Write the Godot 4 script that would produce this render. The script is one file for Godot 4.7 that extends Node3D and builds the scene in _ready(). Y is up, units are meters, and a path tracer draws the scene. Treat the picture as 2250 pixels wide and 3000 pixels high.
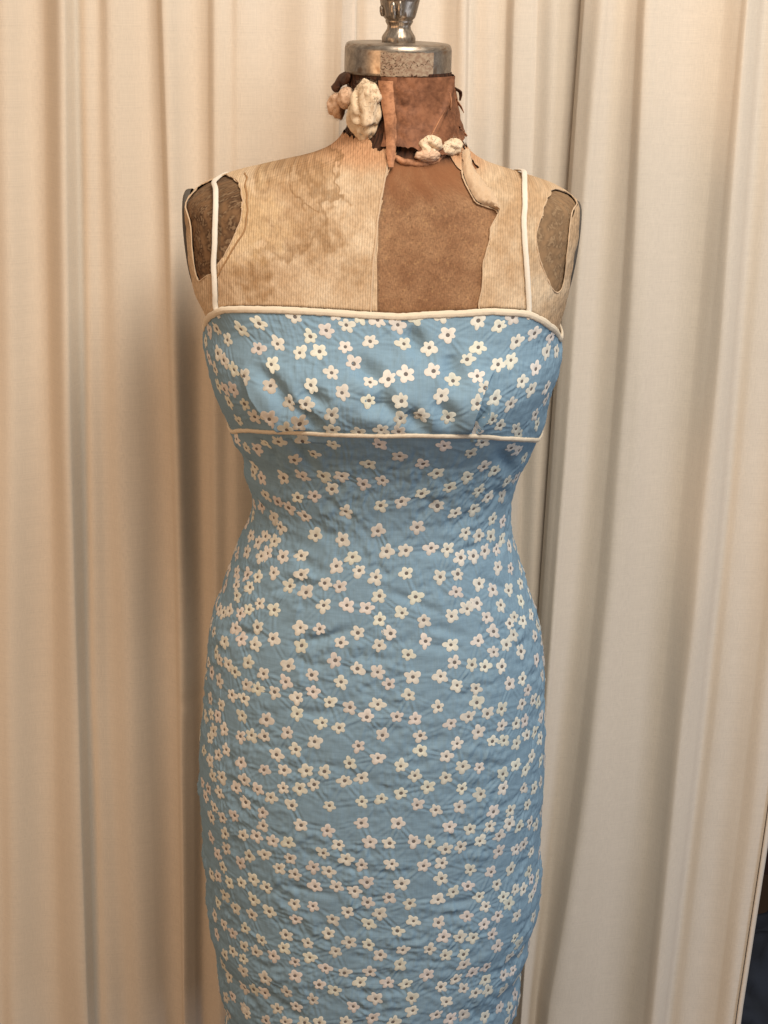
extends Node3D
# A vintage dress form in a blue flowered sundress, in front of cream curtains. Units are metres, y is up.

# ---- measured tables -------------------------------------------------------
# body sections every centimetre from y = 0.34 (0.1 mm): left edge, right edge, front depth, back depth; squareness (1/1000)
const XL = [-1486, -1486, -1486, -1486, -1489, -1495, -1501, -1499, -1482, -1460, -1454, -1467, -1483, -1485, -1476, -1474, -1492, -1521, -1543, -1559, -1568, -1571, -1571, -1584, -1615, -1642, -1650, -1652, -1661, -1672, -1677, -1676, -1680, -1694, -1707, -1712, -1713, -1716, -1723, -1730, -1735, -1740, -1742, -1742, -1740, -1738, -1734, -1728, -1719, -1706, -1693, -1682, -1673, -1667, -1661, -1654, -1646, -1640, -1633, -1621, -1600, -1569, -1532, -1500, -1471, -1434, -1395, -1362, -1328, -1287, -1244, -1217, -1209, -1222, -1257, -1289, -1286, -1300, -1369, -1413, -1430, -1469, -1514, -1549, -1576, -1600, -1620, -1640, -1652, -1642, -1637, -1677, -1728, -1758, -1779, -1795, -1808, -1818, -1822, -1833, -1831, -1751, -1544, -1183, -799, -572, -471, -426, -418, -421, -429, -438, -443, -443]
const XR = [1523, 1523, 1523, 1523, 1523, 1523, 1524, 1525, 1522, 1511, 1495, 1478, 1461, 1447, 1447, 1462, 1491, 1522, 1540, 1545, 1539, 1529, 1539, 1582, 1614, 1608, 1605, 1638, 1673, 1685, 1685, 1685, 1684, 1679, 1669, 1658, 1651, 1646, 1645, 1645, 1647, 1650, 1651, 1648, 1643, 1639, 1635, 1631, 1627, 1622, 1614, 1605, 1597, 1592, 1588, 1582, 1573, 1560, 1545, 1527, 1504, 1476, 1441, 1403, 1367, 1330, 1291, 1256, 1226, 1199, 1177, 1163, 1158, 1166, 1184, 1208, 1240, 1287, 1329, 1361, 1404, 1434, 1440, 1448, 1466, 1494, 1520, 1537, 1540, 1526, 1519, 1536, 1559, 1575, 1588, 1599, 1610, 1623, 1640, 1647, 1643, 1620, 1453, 1109, 805, 660, 601, 566, 540, 522, 503, 486, 475, 473]
const DF = [1138, 1140, 1142, 1143, 1145, 1147, 1148, 1150, 1152, 1153, 1155, 1157, 1159, 1161, 1163, 1165, 1168, 1170, 1173, 1175, 1177, 1180, 1182, 1185, 1187, 1189, 1190, 1191, 1192, 1192, 1193, 1194, 1194, 1195, 1195, 1196, 1197, 1197, 1198, 1198, 1199, 1199, 1197, 1195, 1193, 1190, 1187, 1184, 1181, 1178, 1175, 1171, 1166, 1158, 1149, 1140, 1131, 1121, 1112, 1101, 1089, 1076, 1063, 1049, 1035, 1021, 1008, 994, 980, 965, 952, 941, 936, 941, 955, 973, 994, 1017, 1049, 1094, 1153, 1220, 1285, 1338, 1373, 1384, 1368, 1330, 1277, 1220, 1169, 1129, 1098, 1072, 1046, 1019, 990, 959, 922, 879, 833, 785, 739, 695, 654, 612, 570, 534, 509, 494, 482, 472, 465, 460]
const DB = [1108, 1110, 1113, 1115, 1118, 1120, 1123, 1125, 1128, 1130, 1133, 1135, 1138, 1142, 1148, 1154, 1160, 1167, 1173, 1180, 1187, 1193, 1200, 1206, 1213, 1219, 1225, 1232, 1238, 1244, 1250, 1256, 1262, 1268, 1274, 1281, 1287, 1293, 1299, 1305, 1311, 1315, 1318, 1320, 1320, 1320, 1320, 1320, 1320, 1320, 1319, 1317, 1310, 1299, 1285, 1269, 1253, 1237, 1220, 1200, 1178, 1152, 1125, 1098, 1070, 1043, 1018, 995, 975, 957, 939, 924, 914, 912, 916, 924, 936, 951, 968, 987, 1005, 1025, 1045, 1067, 1089, 1109, 1128, 1143, 1155, 1165, 1173, 1177, 1178, 1176, 1169, 1159, 1144, 1127, 1103, 1072, 1035, 991, 938, 876, 805, 728, 650, 586, 542, 516, 497, 480, 468, 460]
const SQ = [920, 920, 920, 920, 920, 920, 920, 920, 920, 920, 920, 920, 920, 920, 920, 920, 920, 920, 920, 920, 920, 920, 920, 920, 920, 920, 920, 920, 920, 920, 920, 920, 920, 920, 920, 920, 920, 920, 920, 920, 920, 920, 920, 920, 920, 920, 920, 920, 920, 920, 920, 920, 920, 920, 920, 920, 920, 920, 920, 920, 920, 920, 920, 920, 920, 920, 920, 920, 920, 920, 920, 920, 918, 915, 910, 905, 899, 892, 885, 877, 870, 862, 854, 845, 835, 824, 813, 798, 775, 744, 708, 673, 644, 621, 606, 601, 600, 602, 608, 620, 637, 664, 707, 765, 832, 898, 954, 987, 998, 1000, 1000, 1000, 1000, 1000]
# lines and places on the body: angle from the front (1/1000 rad), height (0.1 mm)
const NECK = [-1270, 12343, -1265, 12383, -995, 12508, -885, 12573, -820, 12613, -770, 12638, -665, 12663, -485, 12683, -270, 12683, -90, 12673, 25, 12668, 115, 12668, 250, 12688, 400, 12703, 525, 12718, 615, 12708, 710, 12688, 790, 12638, 910, 12553, 1065, 12458, 1225, 12363]
const SEAM = [-1225, 11382, -900, 11512, -750, 11562, -480, 11627, -320, 11642, -135, 11652, 20, 11657, 200, 11667, 460, 11647, 570, 11627, 700, 11577, 905, 11502, 1235, 11387]
const HOLE_A = [-1705, 13519, -1705, 13539, -1700, 13564, -1700, 13589, -1725, 13604, -1690, 13614, -1225, 13634, -965, 13619, -820, 13579, -710, 13509, -685, 13469, -665, 13429, -655, 13369, -675, 13279, -695, 13204, -715, 13133, -740, 13063, -765, 13013, -795, 12958, -815, 12908, -875, 12873, -965, 12808, -995, 12838, -1010, 12893, -1030, 13113, -1080, 13329, -1355, 13424, -1375, 13484, -1560, 13499]
const HOLE_B = [1170, 13614, 1405, 13604, 1690, 13534, 1690, 13509, 1595, 13504, 1110, 13484, 1010, 13389, 980, 13259, 980, 13133, 1000, 12963, 985, 12838, 930, 12808, 870, 12858, 825, 12943, 795, 13013, 760, 13108, 740, 13184, 730, 13249, 730, 13314, 755, 13409, 800, 13509, 920, 13574]
const HOLE_C = [-90, 13849, -45, 13754, -30, 13624, -20, 13479, -15, 13329, -15, 13113, -10, 12898, -10, 12593, 250, 12608, 485, 12623, 480, 12743, 490, 12898, 485, 13083, 490, 13133, 495, 13199, 505, 13274, 510, 13359, 525, 13414, 540, 13464, 540, 13489, 530, 13509, 490, 13534, 470, 13549, 460, 13574, 475, 13619, 510, 13659, 560, 13704, 625, 13749, 725, 13794, 795, 13834, 1000, 13934, 775, 13929, 610, 13899, 390, 13864, 220, 13849, 65, 13849]
const SLIT_D = [1140, 13889, 1190, 13869, 1130, 13839, 1050, 13799, 975, 13794, 905, 13794, 940, 13819, 990, 13844]
const FLAP_L = [1030, 13934, 925, 13879, 760, 13804, 635, 13749, 525, 13669, 480, 13619, 465, 13574, 480, 13544, 505, 13529, 525, 13514, 545, 13499]
const FLAP_R = [1220, 13914, 1000, 13844, 840, 13779, 745, 13734, 670, 13684, 640, 13654, 615, 13629, 590, 13604, 575, 13569, 560, 13534, 545, 13484]
const C_SEAM = [-125, 13869, -45, 13719, -35, 13559, -20, 13394, -30, 13168, -35, 12953, -45, 12648]
const A_SEAM = [-1355, 13664, -1030, 13649, -770, 13574, -660, 13474, -630, 13394, -635, 13284, -675, 13173, -715, 13058, -760, 12953, -800, 12868]
const STRAP_L = [-1715, 13604, -1690, 13589, -970, 13544, -815, 13434, -790, 13284, -790, 13133, -800, 12978, -805, 12843, -820, 12728, -845, 12623]
const STRAP_R = [1680, 13669, 1230, 13684, 850, 13629, 700, 13534, 665, 13414, 665, 13244, 685, 13068, 705, 12888, 730, 12698]
const DART_L = [-780, 12122, -745, 12042, -720, 11932, -680, 11857, -635, 11777, -600, 11702, -570, 11652]
const DART_R = [580, 12213, 550, 12107, 525, 12012, 515, 11947, 510, 11872, 505, 11767]
const DART_R2 = [595, 11937, 590, 11837, 570, 11767, 545, 11682]
const FOLDS = [[-650, 12152, -590, 12077, -545, 12007, -520, 11897, -510, 11802], [-420, 12027, -375, 11987, -335, 11947, -305, 11887], [-145, 12278, -85, 12213, -40, 12173, 0, 12112], [-465, 11907, -425, 11837, -380, 11762, -345, 11692], [-85, 11952, -40, 11927, 5, 11902], [120, 12523, 160, 12473, 190, 12393, 235, 12318], [350, 12353, 360, 12278, 375, 12188, 380, 12087], [285, 11997, 320, 11932, 355, 11852, 380, 11757], [-15, 12062, 20, 11977, 55, 11892, 95, 11812], [140, 11887, 185, 11817, 210, 11732]]
const WAIST_FOLDS = [[-805, 11402, -755, 11342, -710, 11252, -720, 11156], [-580, 11532, -535, 11472, -490, 11397, -450, 11282, -425, 11217], [720, 11407, 835, 11287, 970, 11136]]
# the embroidered flowers
const FLOWERS_A = [305, 12663, -215, 12648, 175, 12648, 640, 12643, -100, 12633, 475, 12623, -410, 12613, -10, 12613, 90, 12578, 580, 12573, -170, 12563, -600, 12533, -275, 12513, 335, 12503, 800, 12488, -725, 12463, -360, 12458, -60, 12438, 695, 12433, 115, 12428, 980, 12418, -945, 12413, 490, 12403, 245, 12403, -190, 12388, -535, 12378, -1080, 12363, -320, 12343, -855, 12343, -640, 12323, -420, 12323, 435, 12308, 955, 12298, 675, 12283, -145, 12268, 1105, 12268, 600, 12258, -1170, 12248, 265, 12218, -565, 12208, -955, 12203, 125, 12193, -255, 12183, 855, 12178, 485, 12173, -900, 12162, 370, 12152, 35, 12152, -60, 12132, -1120, 12112, -820, 12107, 760, 12097, -735, 12082, 525, 12077, -365, 12077, -1040, 12042, -205, 12032, -595, 12032, 310, 12027, 850, 12012, 105, 11982, 610, 11977, -65, 11977, 1030, 11972, 490, 11962, -870, 11917, -400, 11912, -495, 11912, 720, 11912, -1050, 11892, -965, 11892, 215, 11852, -260, 11842, 110, 11822, 370, 11822, 1120, 11822, -805, 11807, 620, 11797, -595, 11777, -960, 11772, -440, 11737, 1000, 11727, -670, 11722, 5, 11722, 685, 11717, 100, 11707, 530, 11707, -265, 11702, -750, 11697, -510, 11692, -120, 11687, 820, 11642, 1065, 11607, -930, 11597, 855, 11577, -450, 11572, -20, 11562, 580, 11562, 350, 11552, -285, 11547, -635, 11487, 515, 11447, 810, 11442, 90, 11437, -755, 11422, -425, 11407, 910, 11387, 240, 11352, -1115, 11342, -85, 11337, -850, 11337, -550, 11312, -975, 11302, 650, 11277, 1085, 11247, 340, 11242, 755, 11212, -260, 11192, 555, 11182, -390, 11172, -5, 11167, -540, 11141, -135, 11121, -1035, 11091, 440, 11086, -710, 11081, -345, 11046, 970, 11041, 260, 11036, 1145, 11021, -1085, 11021, 690, 11021, -955, 11006, -460, 10956, 140, 10956, 815, 10921, -585, 10916, 5, 10911, 405, 10896, 1015, 10876, -915, 10851, -240, 10831, 710, 10821, -785, 10821, 550, 10811, -690, 10786, -560, 10736, 265, 10696, -1075, 10686, 945, 10666, -20, 10656, -1260, 10651, -890, 10631, 660, 10601, 1130, 10586, -815, 10566, -485, 10561, -280, 10551, 790, 10541, -1315, 10521, 930, 10501, 380, 10486, 190, 10476, 50, 10466, 505, 10466, -970, 10426, 1125, 10421, -850, 10416, -190, 10401, 845, 10386, 615, 10371, 725, 10366, 1015, 10356, -1205, 10351, -575, 10351, -1040, 10346, 1245, 10316, -290, 10306, -720, 10306, -880, 10291, -125, 10281, 205, 10266, -940, 10246, 580, 10226, -5, 10226, 445, 10216, -1155, 10211, 975, 10196, -530, 10186, -755, 10145, -350, 10140, 1160, 10125, -245, 10120, -1360, 10100, 750, 10100, 550, 10065, -900, 10055, 25, 10055, -605, 10055, 265, 10045, -470, 10030, 1450, 10025, -1040, 10025, 865, 10015, -1215, 9980, -185, 9955, 1050, 9945, -55, 9940, -945, 9940, -335, 9935, 695, 9930, 1275, 9930, 170, 9900, 610, 9895, -1485, 9890, -1130, 9890, 900, 9855, 490, 9845, -800, 9835, 30, 9835, 305, 9830, -670, 9815, -1065, 9810, 1170, 9795, -1375, 9785, 745, 9785, -885, 9745, -340, 9715, 95, 9710, -105, 9705, 1010, 9700, -465, 9700, -965, 9675, 940, 9665, -1105, 9640, 775, 9640, 305, 9630, 1105, 9630, 1290, 9620, -770, 9615, -205, 9605, 25, 9595, -1195, 9585, 645, 9585, 460, 9580, -1295, 9570, 950, 9550, -635, 9550, -440, 9535, -975, 9525, 195, 9510, 860, 9485, -880, 9455, -755, 9450, 745, 9450, 1410, 9445, -225, 9435, 470, 9415, 1245, 9415, 580, 9370, 995, 9370, -95, 9370, -1260, 9360, -1045, 9360, 20, 9345, 665, 9330, -500, 9325, 220, 9300, 795, 9295, 380, 9295, -355, 9275, 1450, 9275, -785, 9260, -185, 9235, 85, 9230, -660, 9200, 1200, 9200, 475, 9195, -1155, 9195, -510, 9170, -965, 9165, -1085, 9160, 595, 9139, 195, 9129, -895, 9124, -345, 9114, 845, 9104, 975, 9104, -580, 9049, -790, 9044, -700, 9039, -435, 9034, 20, 9034, -250, 9029, -1330, 8999, 595, 8999, 360, 8999, -135, 8994, 1305, 8979, 1030, 8969, -1215, 8959, -1075, 8939, 125, 8919, -40, 8909, -800, 8899, 230, 8894]
const FLOWERS_B = [770, 8884, -910, 8884, 540, 8874, -435, 8874, 665, 8869, 960, 8859, 435, 8829, 1100, 8824, -285, 8824, -190, 8789, 1205, 8759, -625, 8759, 50, 8734, 260, 8729, -805, 8724, -1025, 8719, 775, 8709, 605, 8704, 900, 8684, -1210, 8684, -485, 8679, 995, 8664, -325, 8629, -80, 8624, 475, 8619, -1060, 8594, -630, 8589, 265, 8579, 705, 8579, -725, 8559, 795, 8554, 1265, 8554, -1165, 8544, -430, 8524, 30, 8509, -810, 8509, 1020, 8504, 410, 8504, -965, 8499, 1140, 8474, 905, 8474, -1275, 8454, -125, 8444, -545, 8434, 155, 8429, -1100, 8404, 510, 8379, 1240, 8354, -260, 8339, 615, 8339, 235, 8329, -360, 8324, -1140, 8309, -925, 8309, -55, 8294, -490, 8294, 410, 8289, -145, 8259, -615, 8249, -785, 8249, 1080, 8244, 895, 8244, 785, 8209, -1000, 8209, 310, 8204, -310, 8194, 1000, 8149, 510, 8149, 165, 8149, -390, 8134, -1230, 8113, -485, 8108, 1260, 8103, 60, 8093, -1100, 8093, -745, 8083, -45, 8058, 630, 8058, 795, 8053, -650, 8028, 255, 8023, -945, 8003, -220, 7993, -560, 7983, -810, 7963, 495, 7963, 360, 7958, 985, 7958, -1055, 7948, -430, 7943, 1130, 7873, -730, 7853, 1275, 7848, 720, 7838, -45, 7833, 155, 7833, -960, 7833, -610, 7803, 855, 7793, -1115, 7773, 440, 7768, -1245, 7758, -375, 7753, 1035, 7748, -230, 7728, 565, 7708, 695, 7693, -815, 7668, -605, 7663, -1170, 7648, 850, 7648, 240, 7643, 5, 7638, -1020, 7628, 330, 7628, 110, 7628, -165, 7593, -925, 7578, 945, 7563, 630, 7558, 770, 7553, -450, 7543, 510, 7538, 420, 7533, -650, 7533, -540, 7528, 1080, 7523, -750, 7488, -250, 7488, -1070, 7488, 1350, 7478, -125, 7448, 1205, 7423, -905, 7413, 125, 7408, 405, 7388, -40, 7388, 775, 7383, -440, 7378, 300, 7373, -600, 7353, -305, 7323, 930, 7323, 1015, 7323, -220, 7298, -710, 7283, 580, 7263, -510, 7243, -1100, 7243, -910, 7243, 405, 7218, -415, 7213, -10, 7203, 180, 7188, 725, 7178, 1140, 7163, -785, 7163, -180, 7133, 890, 7123, -300, 7112, -1020, 7112, -80, 7097, 565, 7087, 475, 7052, 110, 7042, -690, 7037, 770, 7022, -960, 7007, -595, 6997, 1370, 6997, 385, 6987, -10, 6982, 225, 6972, 1110, 6962, -785, 6942, 645, 6937, -315, 6892, -425, 6882, -895, 6872, 930, 6872, 55, 6862, -120, 6862, -1025, 6857, 820, 6852, 1145, 6842, -1125, 6812, 685, 6812, 1025, 6812, -695, 6807, 1275, 6782, 240, 6772, -210, 6772, 555, 6752, 865, 6747, -10, 6742, 380, 6732, -590, 6727, -425, 6712, 1195, 6697, -965, 6687, 145, 6667, 770, 6667, 1130, 6652, 665, 6617, -725, 6617, -865, 6607, -240, 6602, 405, 6567, 945, 6557, 505, 6532, -125, 6527, -1075, 6522, -15, 6507, -495, 6507, 595, 6497, 725, 6472, -360, 6467, 175, 6452, 325, 6442, -780, 6432, -200, 6412, 50, 6397, 1200, 6377, -655, 6367, -510, 6352, 420, 6352, -1130, 6332, 535, 6327, -1000, 6317, 780, 6312, 940, 6302, -350, 6302, -900, 6292, 160, 6292, -580, 6227, -440, 6222, 545, 6207, -260, 6207, -800, 6207, -5, 6202, -705, 6202, 1010, 6192, -150, 6172, 330, 6152, -1135, 6106, 730, 6096, 940, 6086, 110, 6081, 625, 6076, -915, 6071, -50, 6071, -435, 6066, -810, 6061, 220, 6056, 520, 6051, 1135, 6016, -285, 6011, 435, 5986, -190, 5966, -1010, 5956, -635, 5941, 745, 5941, 585, 5911, -815, 5906, 910, 5891, 255, 5891, 45, 5891, 1360, 5886, 1020, 5866, -495, 5851, 665, 5826, -335, 5816, 465, 5801, 765, 5801, -95, 5791, -1110, 5761, 260, 5746, -670, 5741, -760, 5731, -450, 5706, 940, 5691, -860, 5681, -1040, 5666, 25, 5666, 420, 5661, 1155, 5646, 155, 5621, -580, 5606, -135, 5606, 620, 5586, 530, 5576, -295, 5561, -390, 5526, -520, 5486, -1005, 5471, 960, 5461, 810, 5456, 1450, 5456, -855, 5441, -665, 5421, 1230, 5401, -840, 5386, -1110, 5366, 1100, 5356, 1070, 5206, -1130, 5151]
# curtain folds: across at heights 1.5, 0.95 and 0.4 m, and depth (0.1 mm)
const CURTAIN_L = [-5749, -6181, -6612, 40, -5390, -5781, -6172, 140, -5076, -5431, -5786, 20, -4762, -5081, -5401, 160, -4448, -4731, -5015, 30, -4178, -4406, -4655, 140, -3976, -4180, -4384, 50, -3775, -3982, -4189, 130, -3617, -3780, -3943, 40, -3438, -3580, -3723, 20, -3303, -3429, -3511, 130, -3182, -3288, -3324, 190, -3119, -3209, -3254, 50, -3012, -3103, -3107, 90, -2900, -2967, -2920, 60, -2787, -2785, -2722, 130, -2629, -2575, -2522, 90, -2463, -2402, -2367, 30, -2328, -2252, -2230, 60, -2260, -2178, -2180, 150, -2135, -2069, -2065, 90, -1979, -1957, -1979, 30, -1837, -1859, -1863, 60, -1756, -1784, -1767, 120, -1622, -1660, -1631, 80, -1532, -1533, -1468, 110, -1353, -1334, -1272, 60, -1128, -1084, -996, 30, -904, -861, -773, 80, -726, -688, -606, 50, -614, -579, -518, 90, -544, -568, -543, 120]
const CURTAIN_C = [-774, -691, -608, 20, -639, -582, -521, 50, -567, -502, -437, 90, -428, -367, -298, 90, -405, -342, -271, 70, -278, -191, -104, 100, -53, 60, 172, 40, 173, 311, 449, 90, 398, 535, 673, 30, 555, 685, 838, 100, 650, 811, 977, 120, 686, 852, 1031, 30, 871, 1036, 1201, 50, 1037, 1184, 1317, 30, 1117, 1258, 1399, 120, 1297, 1432, 1568, 80, 1351, 1498, 1635, 50, 1499, 1631, 1764, 110, 1647, 1780, 1905, 40, 1837, 1979, 2077, 20, 2106, 2253, 2356, 80, 2422, 2604, 2743, 20]
const CURTAIN_R = [1794, 1767, 1767, -90, 1745, 1712, 1697, -40, 1767, 1737, 1724, 20, 1846, 1794, 1769, 60, 1920, 1841, 1803, 90, 1986, 1909, 1859, 70, 2137, 2113, 1962, 10, 2262, 2297, 2023, 60, 2326, 2406, 2104, 140, 2442, 2547, 2306, 120, 2634, 2738, 2621, 60, 2827, 2920, 2836, 30, 3087, 3113, 3051, 40, 3227, 3237, 3220, 110, 3292, 3347, 3322, 160, 3410, 3510, 3463, 90, 3499, 3612, 3547, 10, 3663, 3728, 3681, 40, 3841, 3924, 3874, 20, 3996, 4098, 4089, 50, 4107, 4221, 4210, 90, 4371, 4433, 4317, 70]

var fld := PackedFloat32Array()          # relief of the dress cloth over (angle, height)
const FA := 0.006
const FY := 0.001
const FW := 634
const FH := 930
var nz := FastNoiseLite.new()
var rng := RandomNumberGenerator.new()
var taken := {}
var M := {}
var seam_x := PackedFloat32Array()
var seam_y := PackedFloat32Array()
var neck_x := PackedFloat32Array()
var neck_y := PackedFloat32Array()
var HOLES := []

func _ready():
	rng.seed = 77
	nz.seed = 5
	nz.frequency = 1.0
	nz.fractal_octaves = 2
	# ---- camera ----
	var cam := Camera3D.new()
	cam.name = "camera"
	cam.fov = 35.0
	cam.near = 0.05
	cam.far = 40.0
	cam.position = Vector3(0, 1.55593, 1.46934)
	cam.rotation_degrees = Vector3(-19.0, 0, 1.7)
	add_child(cam)
	cam.current = true
	# ---- environment ----
	var env := Environment.new()
	env.background_mode = Environment.BG_COLOR
	env.background_color = Color(0.56, 0.545, 0.525)
	env.tonemap_mode = Environment.TONE_MAPPER_LINEAR
	env.tonemap_exposure = 1.0
	env.sdfgi_enabled = true
	env.ssao_enabled = true
	env.ssil_enabled = true
	var we := WorldEnvironment.new()
	we.name = "environment"
	we.environment = env
	add_child(we)
	# ---- lamps of the room (out of the frame) ----
	lamp("ceiling_lamp", Vector3(0.5, 2.75, 1.05), Vector3(0.02, 1.05, -0.1), Vector2(0.9, 0.9), Color(1.0, 0.965, 0.915), 5.0)
	lamp("shop_window_lamp", Vector3(1.9, 0.75, 0.9), Vector3(0.3, 0.65, -0.15), Vector2(0.5, 0.7), Color(0.84, 0.9, 1.0), 1.0)
	lamp("warm_shelf_lamp", Vector3(-1.3, 1.25, 1.3), Vector3(-0.45, 0.95, -0.2), Vector2(0.6, 0.6), Color(1.0, 0.80, 0.60), 1.3)
	materials()
	prepare()
	setting()
	curtains()
	dress_form()
	dress()

func lamp(called: String, at: Vector3, aim: Vector3, size: Vector2, c: Color, e: float):
	var l := AreaLight3D.new()
	l.name = called
	l.area_size = size
	l.light_color = c
	l.light_energy = e
	l.area_normalize_energy = true
	l.area_range = 12.0
	l.shadow_enabled = true
	add_child(l)
	l.look_at_from_position(at, aim, Vector3.UP)

# ---- naming ----------------------------------------------------------------
func put(o: Node3D, called: String, parent: Node) -> Node3D:
	var key = str(parent.get_instance_id()) + called
	var n = taken.get(key, 0)
	taken[key] = n + 1
	o.name = called if n == 0 else "%s_%03d" % [called, n]
	parent.add_child(o, true)
	return o

func tag(o: Node3D, label: String, category := "", group := "", kind := ""):
	if label: o.set_meta("label", label)
	if category: o.set_meta("category", category)
	if group: o.set_meta("group", group)
	if kind: o.set_meta("kind", kind)

func root3(called: String, at := Vector3.ZERO) -> Node3D:
	var o := Node3D.new()
	put(o, called, self)
	o.position = at
	return o

# ---- mesh building -----------------------------------------------------------
func grid_mesh(P: PackedVector3Array, UV: PackedVector2Array, nx: int, ny: int, flip := false, keep = null) -> ArrayMesh:
	# rows of nx points; smooth normals from the grid itself
	var N := PackedVector3Array()
	N.resize(nx * ny)
	for j in ny:
		for i in nx:
			var k = j * nx + i
			var du = P[j * nx + mini(i + 1, nx - 1)] - P[j * nx + maxi(i - 1, 0)]
			var dv = P[mini(j + 1, ny - 1) * nx + i] - P[maxi(j - 1, 0) * nx + i]
			var n = dv.cross(du)
			if flip: n = -n
			N[k] = n.normalized() if n.length() > 1e-12 else Vector3.UP
	var I := PackedInt32Array()
	for j in ny - 1:
		for i in nx - 1:
			if keep != null and not keep[j * (nx - 1) + i]: continue
			var a = j * nx + i
			var b = a + 1
			var c = a + nx
			var d = c + 1
			if flip: I.append_array(PackedInt32Array([a, c, b, b, c, d]))
			else: I.append_array(PackedInt32Array([a, b, c, b, d, c]))
	return arr_mesh(P, N, UV, I)

func arr_mesh(P, N, UV, I, m: ArrayMesh = null, C = null) -> ArrayMesh:
	var A := []
	A.resize(Mesh.ARRAY_MAX)
	A[Mesh.ARRAY_VERTEX] = P
	A[Mesh.ARRAY_NORMAL] = N
	if UV != null: A[Mesh.ARRAY_TEX_UV] = UV
	if C != null: A[Mesh.ARRAY_COLOR] = C
	A[Mesh.ARRAY_INDEX] = I
	if m == null: m = ArrayMesh.new()
	m.add_surface_from_arrays(Mesh.PRIMITIVE_TRIANGLES, A)
	return m

func part(called: String, mesh: Mesh, mat: Material, parent: Node) -> MeshInstance3D:
	var o := MeshInstance3D.new()
	o.mesh = mesh
	if mat: o.material_override = mat
	put(o, called, parent)
	return o

# a tube through points; rad: radius per point; up: direction the flat side faces (per point) and its thickness share
func tube_mesh(pts: PackedVector3Array, rad: PackedFloat32Array, seg := 10, face = null, thin := 1.0, lump := 0.0, lump_scale := 100.0) -> ArrayMesh:
	var P := PackedVector3Array()
	var UV := PackedVector2Array()
	var n = pts.size()
	var prev = Vector3.ZERO
	var run = 0.0
	for i in n:
		var t = (pts[mini(i + 1, n - 1)] - pts[maxi(i - 1, 0)]).normalized()
		var u: Vector3
		if face != null: u = face[i]
		elif i == 0: u = t.cross(Vector3(0.3, 0.2, 0.9)).normalized()
		else: u = prev
		u = (u - t * u.dot(t)).normalized()
		prev = u
		var w = t.cross(u)
		if i > 0: run += pts[i].distance_to(pts[i - 1])
		for k in seg + 1:
			var a = TAU * k / seg
			var dir = u * cos(a) * thin + w * sin(a)
			var r = rad[i]
			if lump > 0.0:
				var q = (pts[i] + dir * r) * lump_scale
				r *= 1.0 + lump * (nz.get_noise_3dv(q) + 0.6 * nz.get_noise_3dv(q * 2.3))
			P.append(pts[i] + dir * r)
			UV.append(Vector2(float(k) / seg, run / 0.1))
	return grid_mesh(P, UV, seg + 1, n)

func spline(pts: Array, per := 8) -> PackedVector3Array:
	var o := PackedVector3Array()
	for i in pts.size() - 1:
		var a = pts[maxi(i - 1, 0)]
		var b = pts[i]
		var c = pts[i + 1]
		var d = pts[mini(i + 2, pts.size() - 1)]
		for k in per:
			o.append(b.cubic_interpolate(c, a, d, float(k) / per))
	o.append(pts[-1])
	return o

func capped(n: int, r: float, taper := 0.25) -> PackedFloat32Array:
	var o := PackedFloat32Array()
	for i in n:
		var t = float(i) / (n - 1)
		var e = minf(t, 1.0 - t) / taper
		o.append(maxf(r * (sqrt(1.0 - pow(1.0 - minf(e, 1.0), 2.0))), 0.0002))
	return o

func lathe(prof: Array, at: Vector3, seg := 64, lump := 0.0) -> ArrayMesh:
	var P := PackedVector3Array()
	var UV := PackedVector2Array()
	for j in prof.size():
		for k in seg + 1:
			var a = TAU * k / seg
			var r = prof[j].x
			if lump > 0.0 and r > 0.001: r += lump * (nz.get_noise_3d(cos(a) * 3.0, sin(a) * 3.0, prof[j].y * 160.0) + 0.5 * sin(a * 6.0))
			P.append(at + Vector3(sin(a) * r, prof[j].y, cos(a) * r))
			UV.append(Vector2(float(k) / seg, float(j) / (prof.size() - 1)))
	return grid_mesh(P, UV, seg + 1, prof.size(), false)

func box_mesh(size: Vector3, at: Vector3) -> ArrayMesh:
	var st := SurfaceTool.new()
	var b := BoxMesh.new()
	b.size = size
	st.append_from(b, 0, Transform3D(Basis(), at))
	return st.commit()

# ---- the body ------------------------------------------------------------------
func prof_at(y: float) -> PackedFloat32Array:
	var f = clampf((y - 0.34) / 0.01, 0.0, XL.size() - 1.001)
	var i = int(f)
	var t = f - i
	var n = XL.size() - 1
	var a = maxi(i - 1, 0)
	var c = mini(i + 1, n)
	var d = mini(i + 2, n)
	var xl = cubic_interpolate(XL[i], XL[c], XL[a], XL[d], t) * 1e-4
	var xr = cubic_interpolate(XR[i], XR[c], XR[a], XR[d], t) * 1e-4
	return PackedFloat32Array([(xl + xr) * 0.5, (xr - xl) * 0.5, cubic_interpolate(DF[i], DF[c], DF[a], DF[d], t) * 1e-4, cubic_interpolate(DB[i], DB[c], DB[a], DB[d], t) * 1e-4, lerpf(SQ[i], SQ[c], t) * 1e-3])

func body_p(p: PackedFloat32Array, phi: float, y: float, off: float) -> Vector3:
	var s = sin(phi)
	var c = cos(phi)
	var n = 2.0 / p[4]
	var r = pow(pow(absf(s), n) + pow(absf(c), n), -1.0 / n)
	return Vector3(p[0] + (p[1] + off) * s * r, y, ((p[2] if c > 0.0 else p[3]) + off) * c * r)

func body(phi: float, y: float, off := 0.0) -> Vector3:
	return body_p(prof_at(y), phi, y, off)

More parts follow.
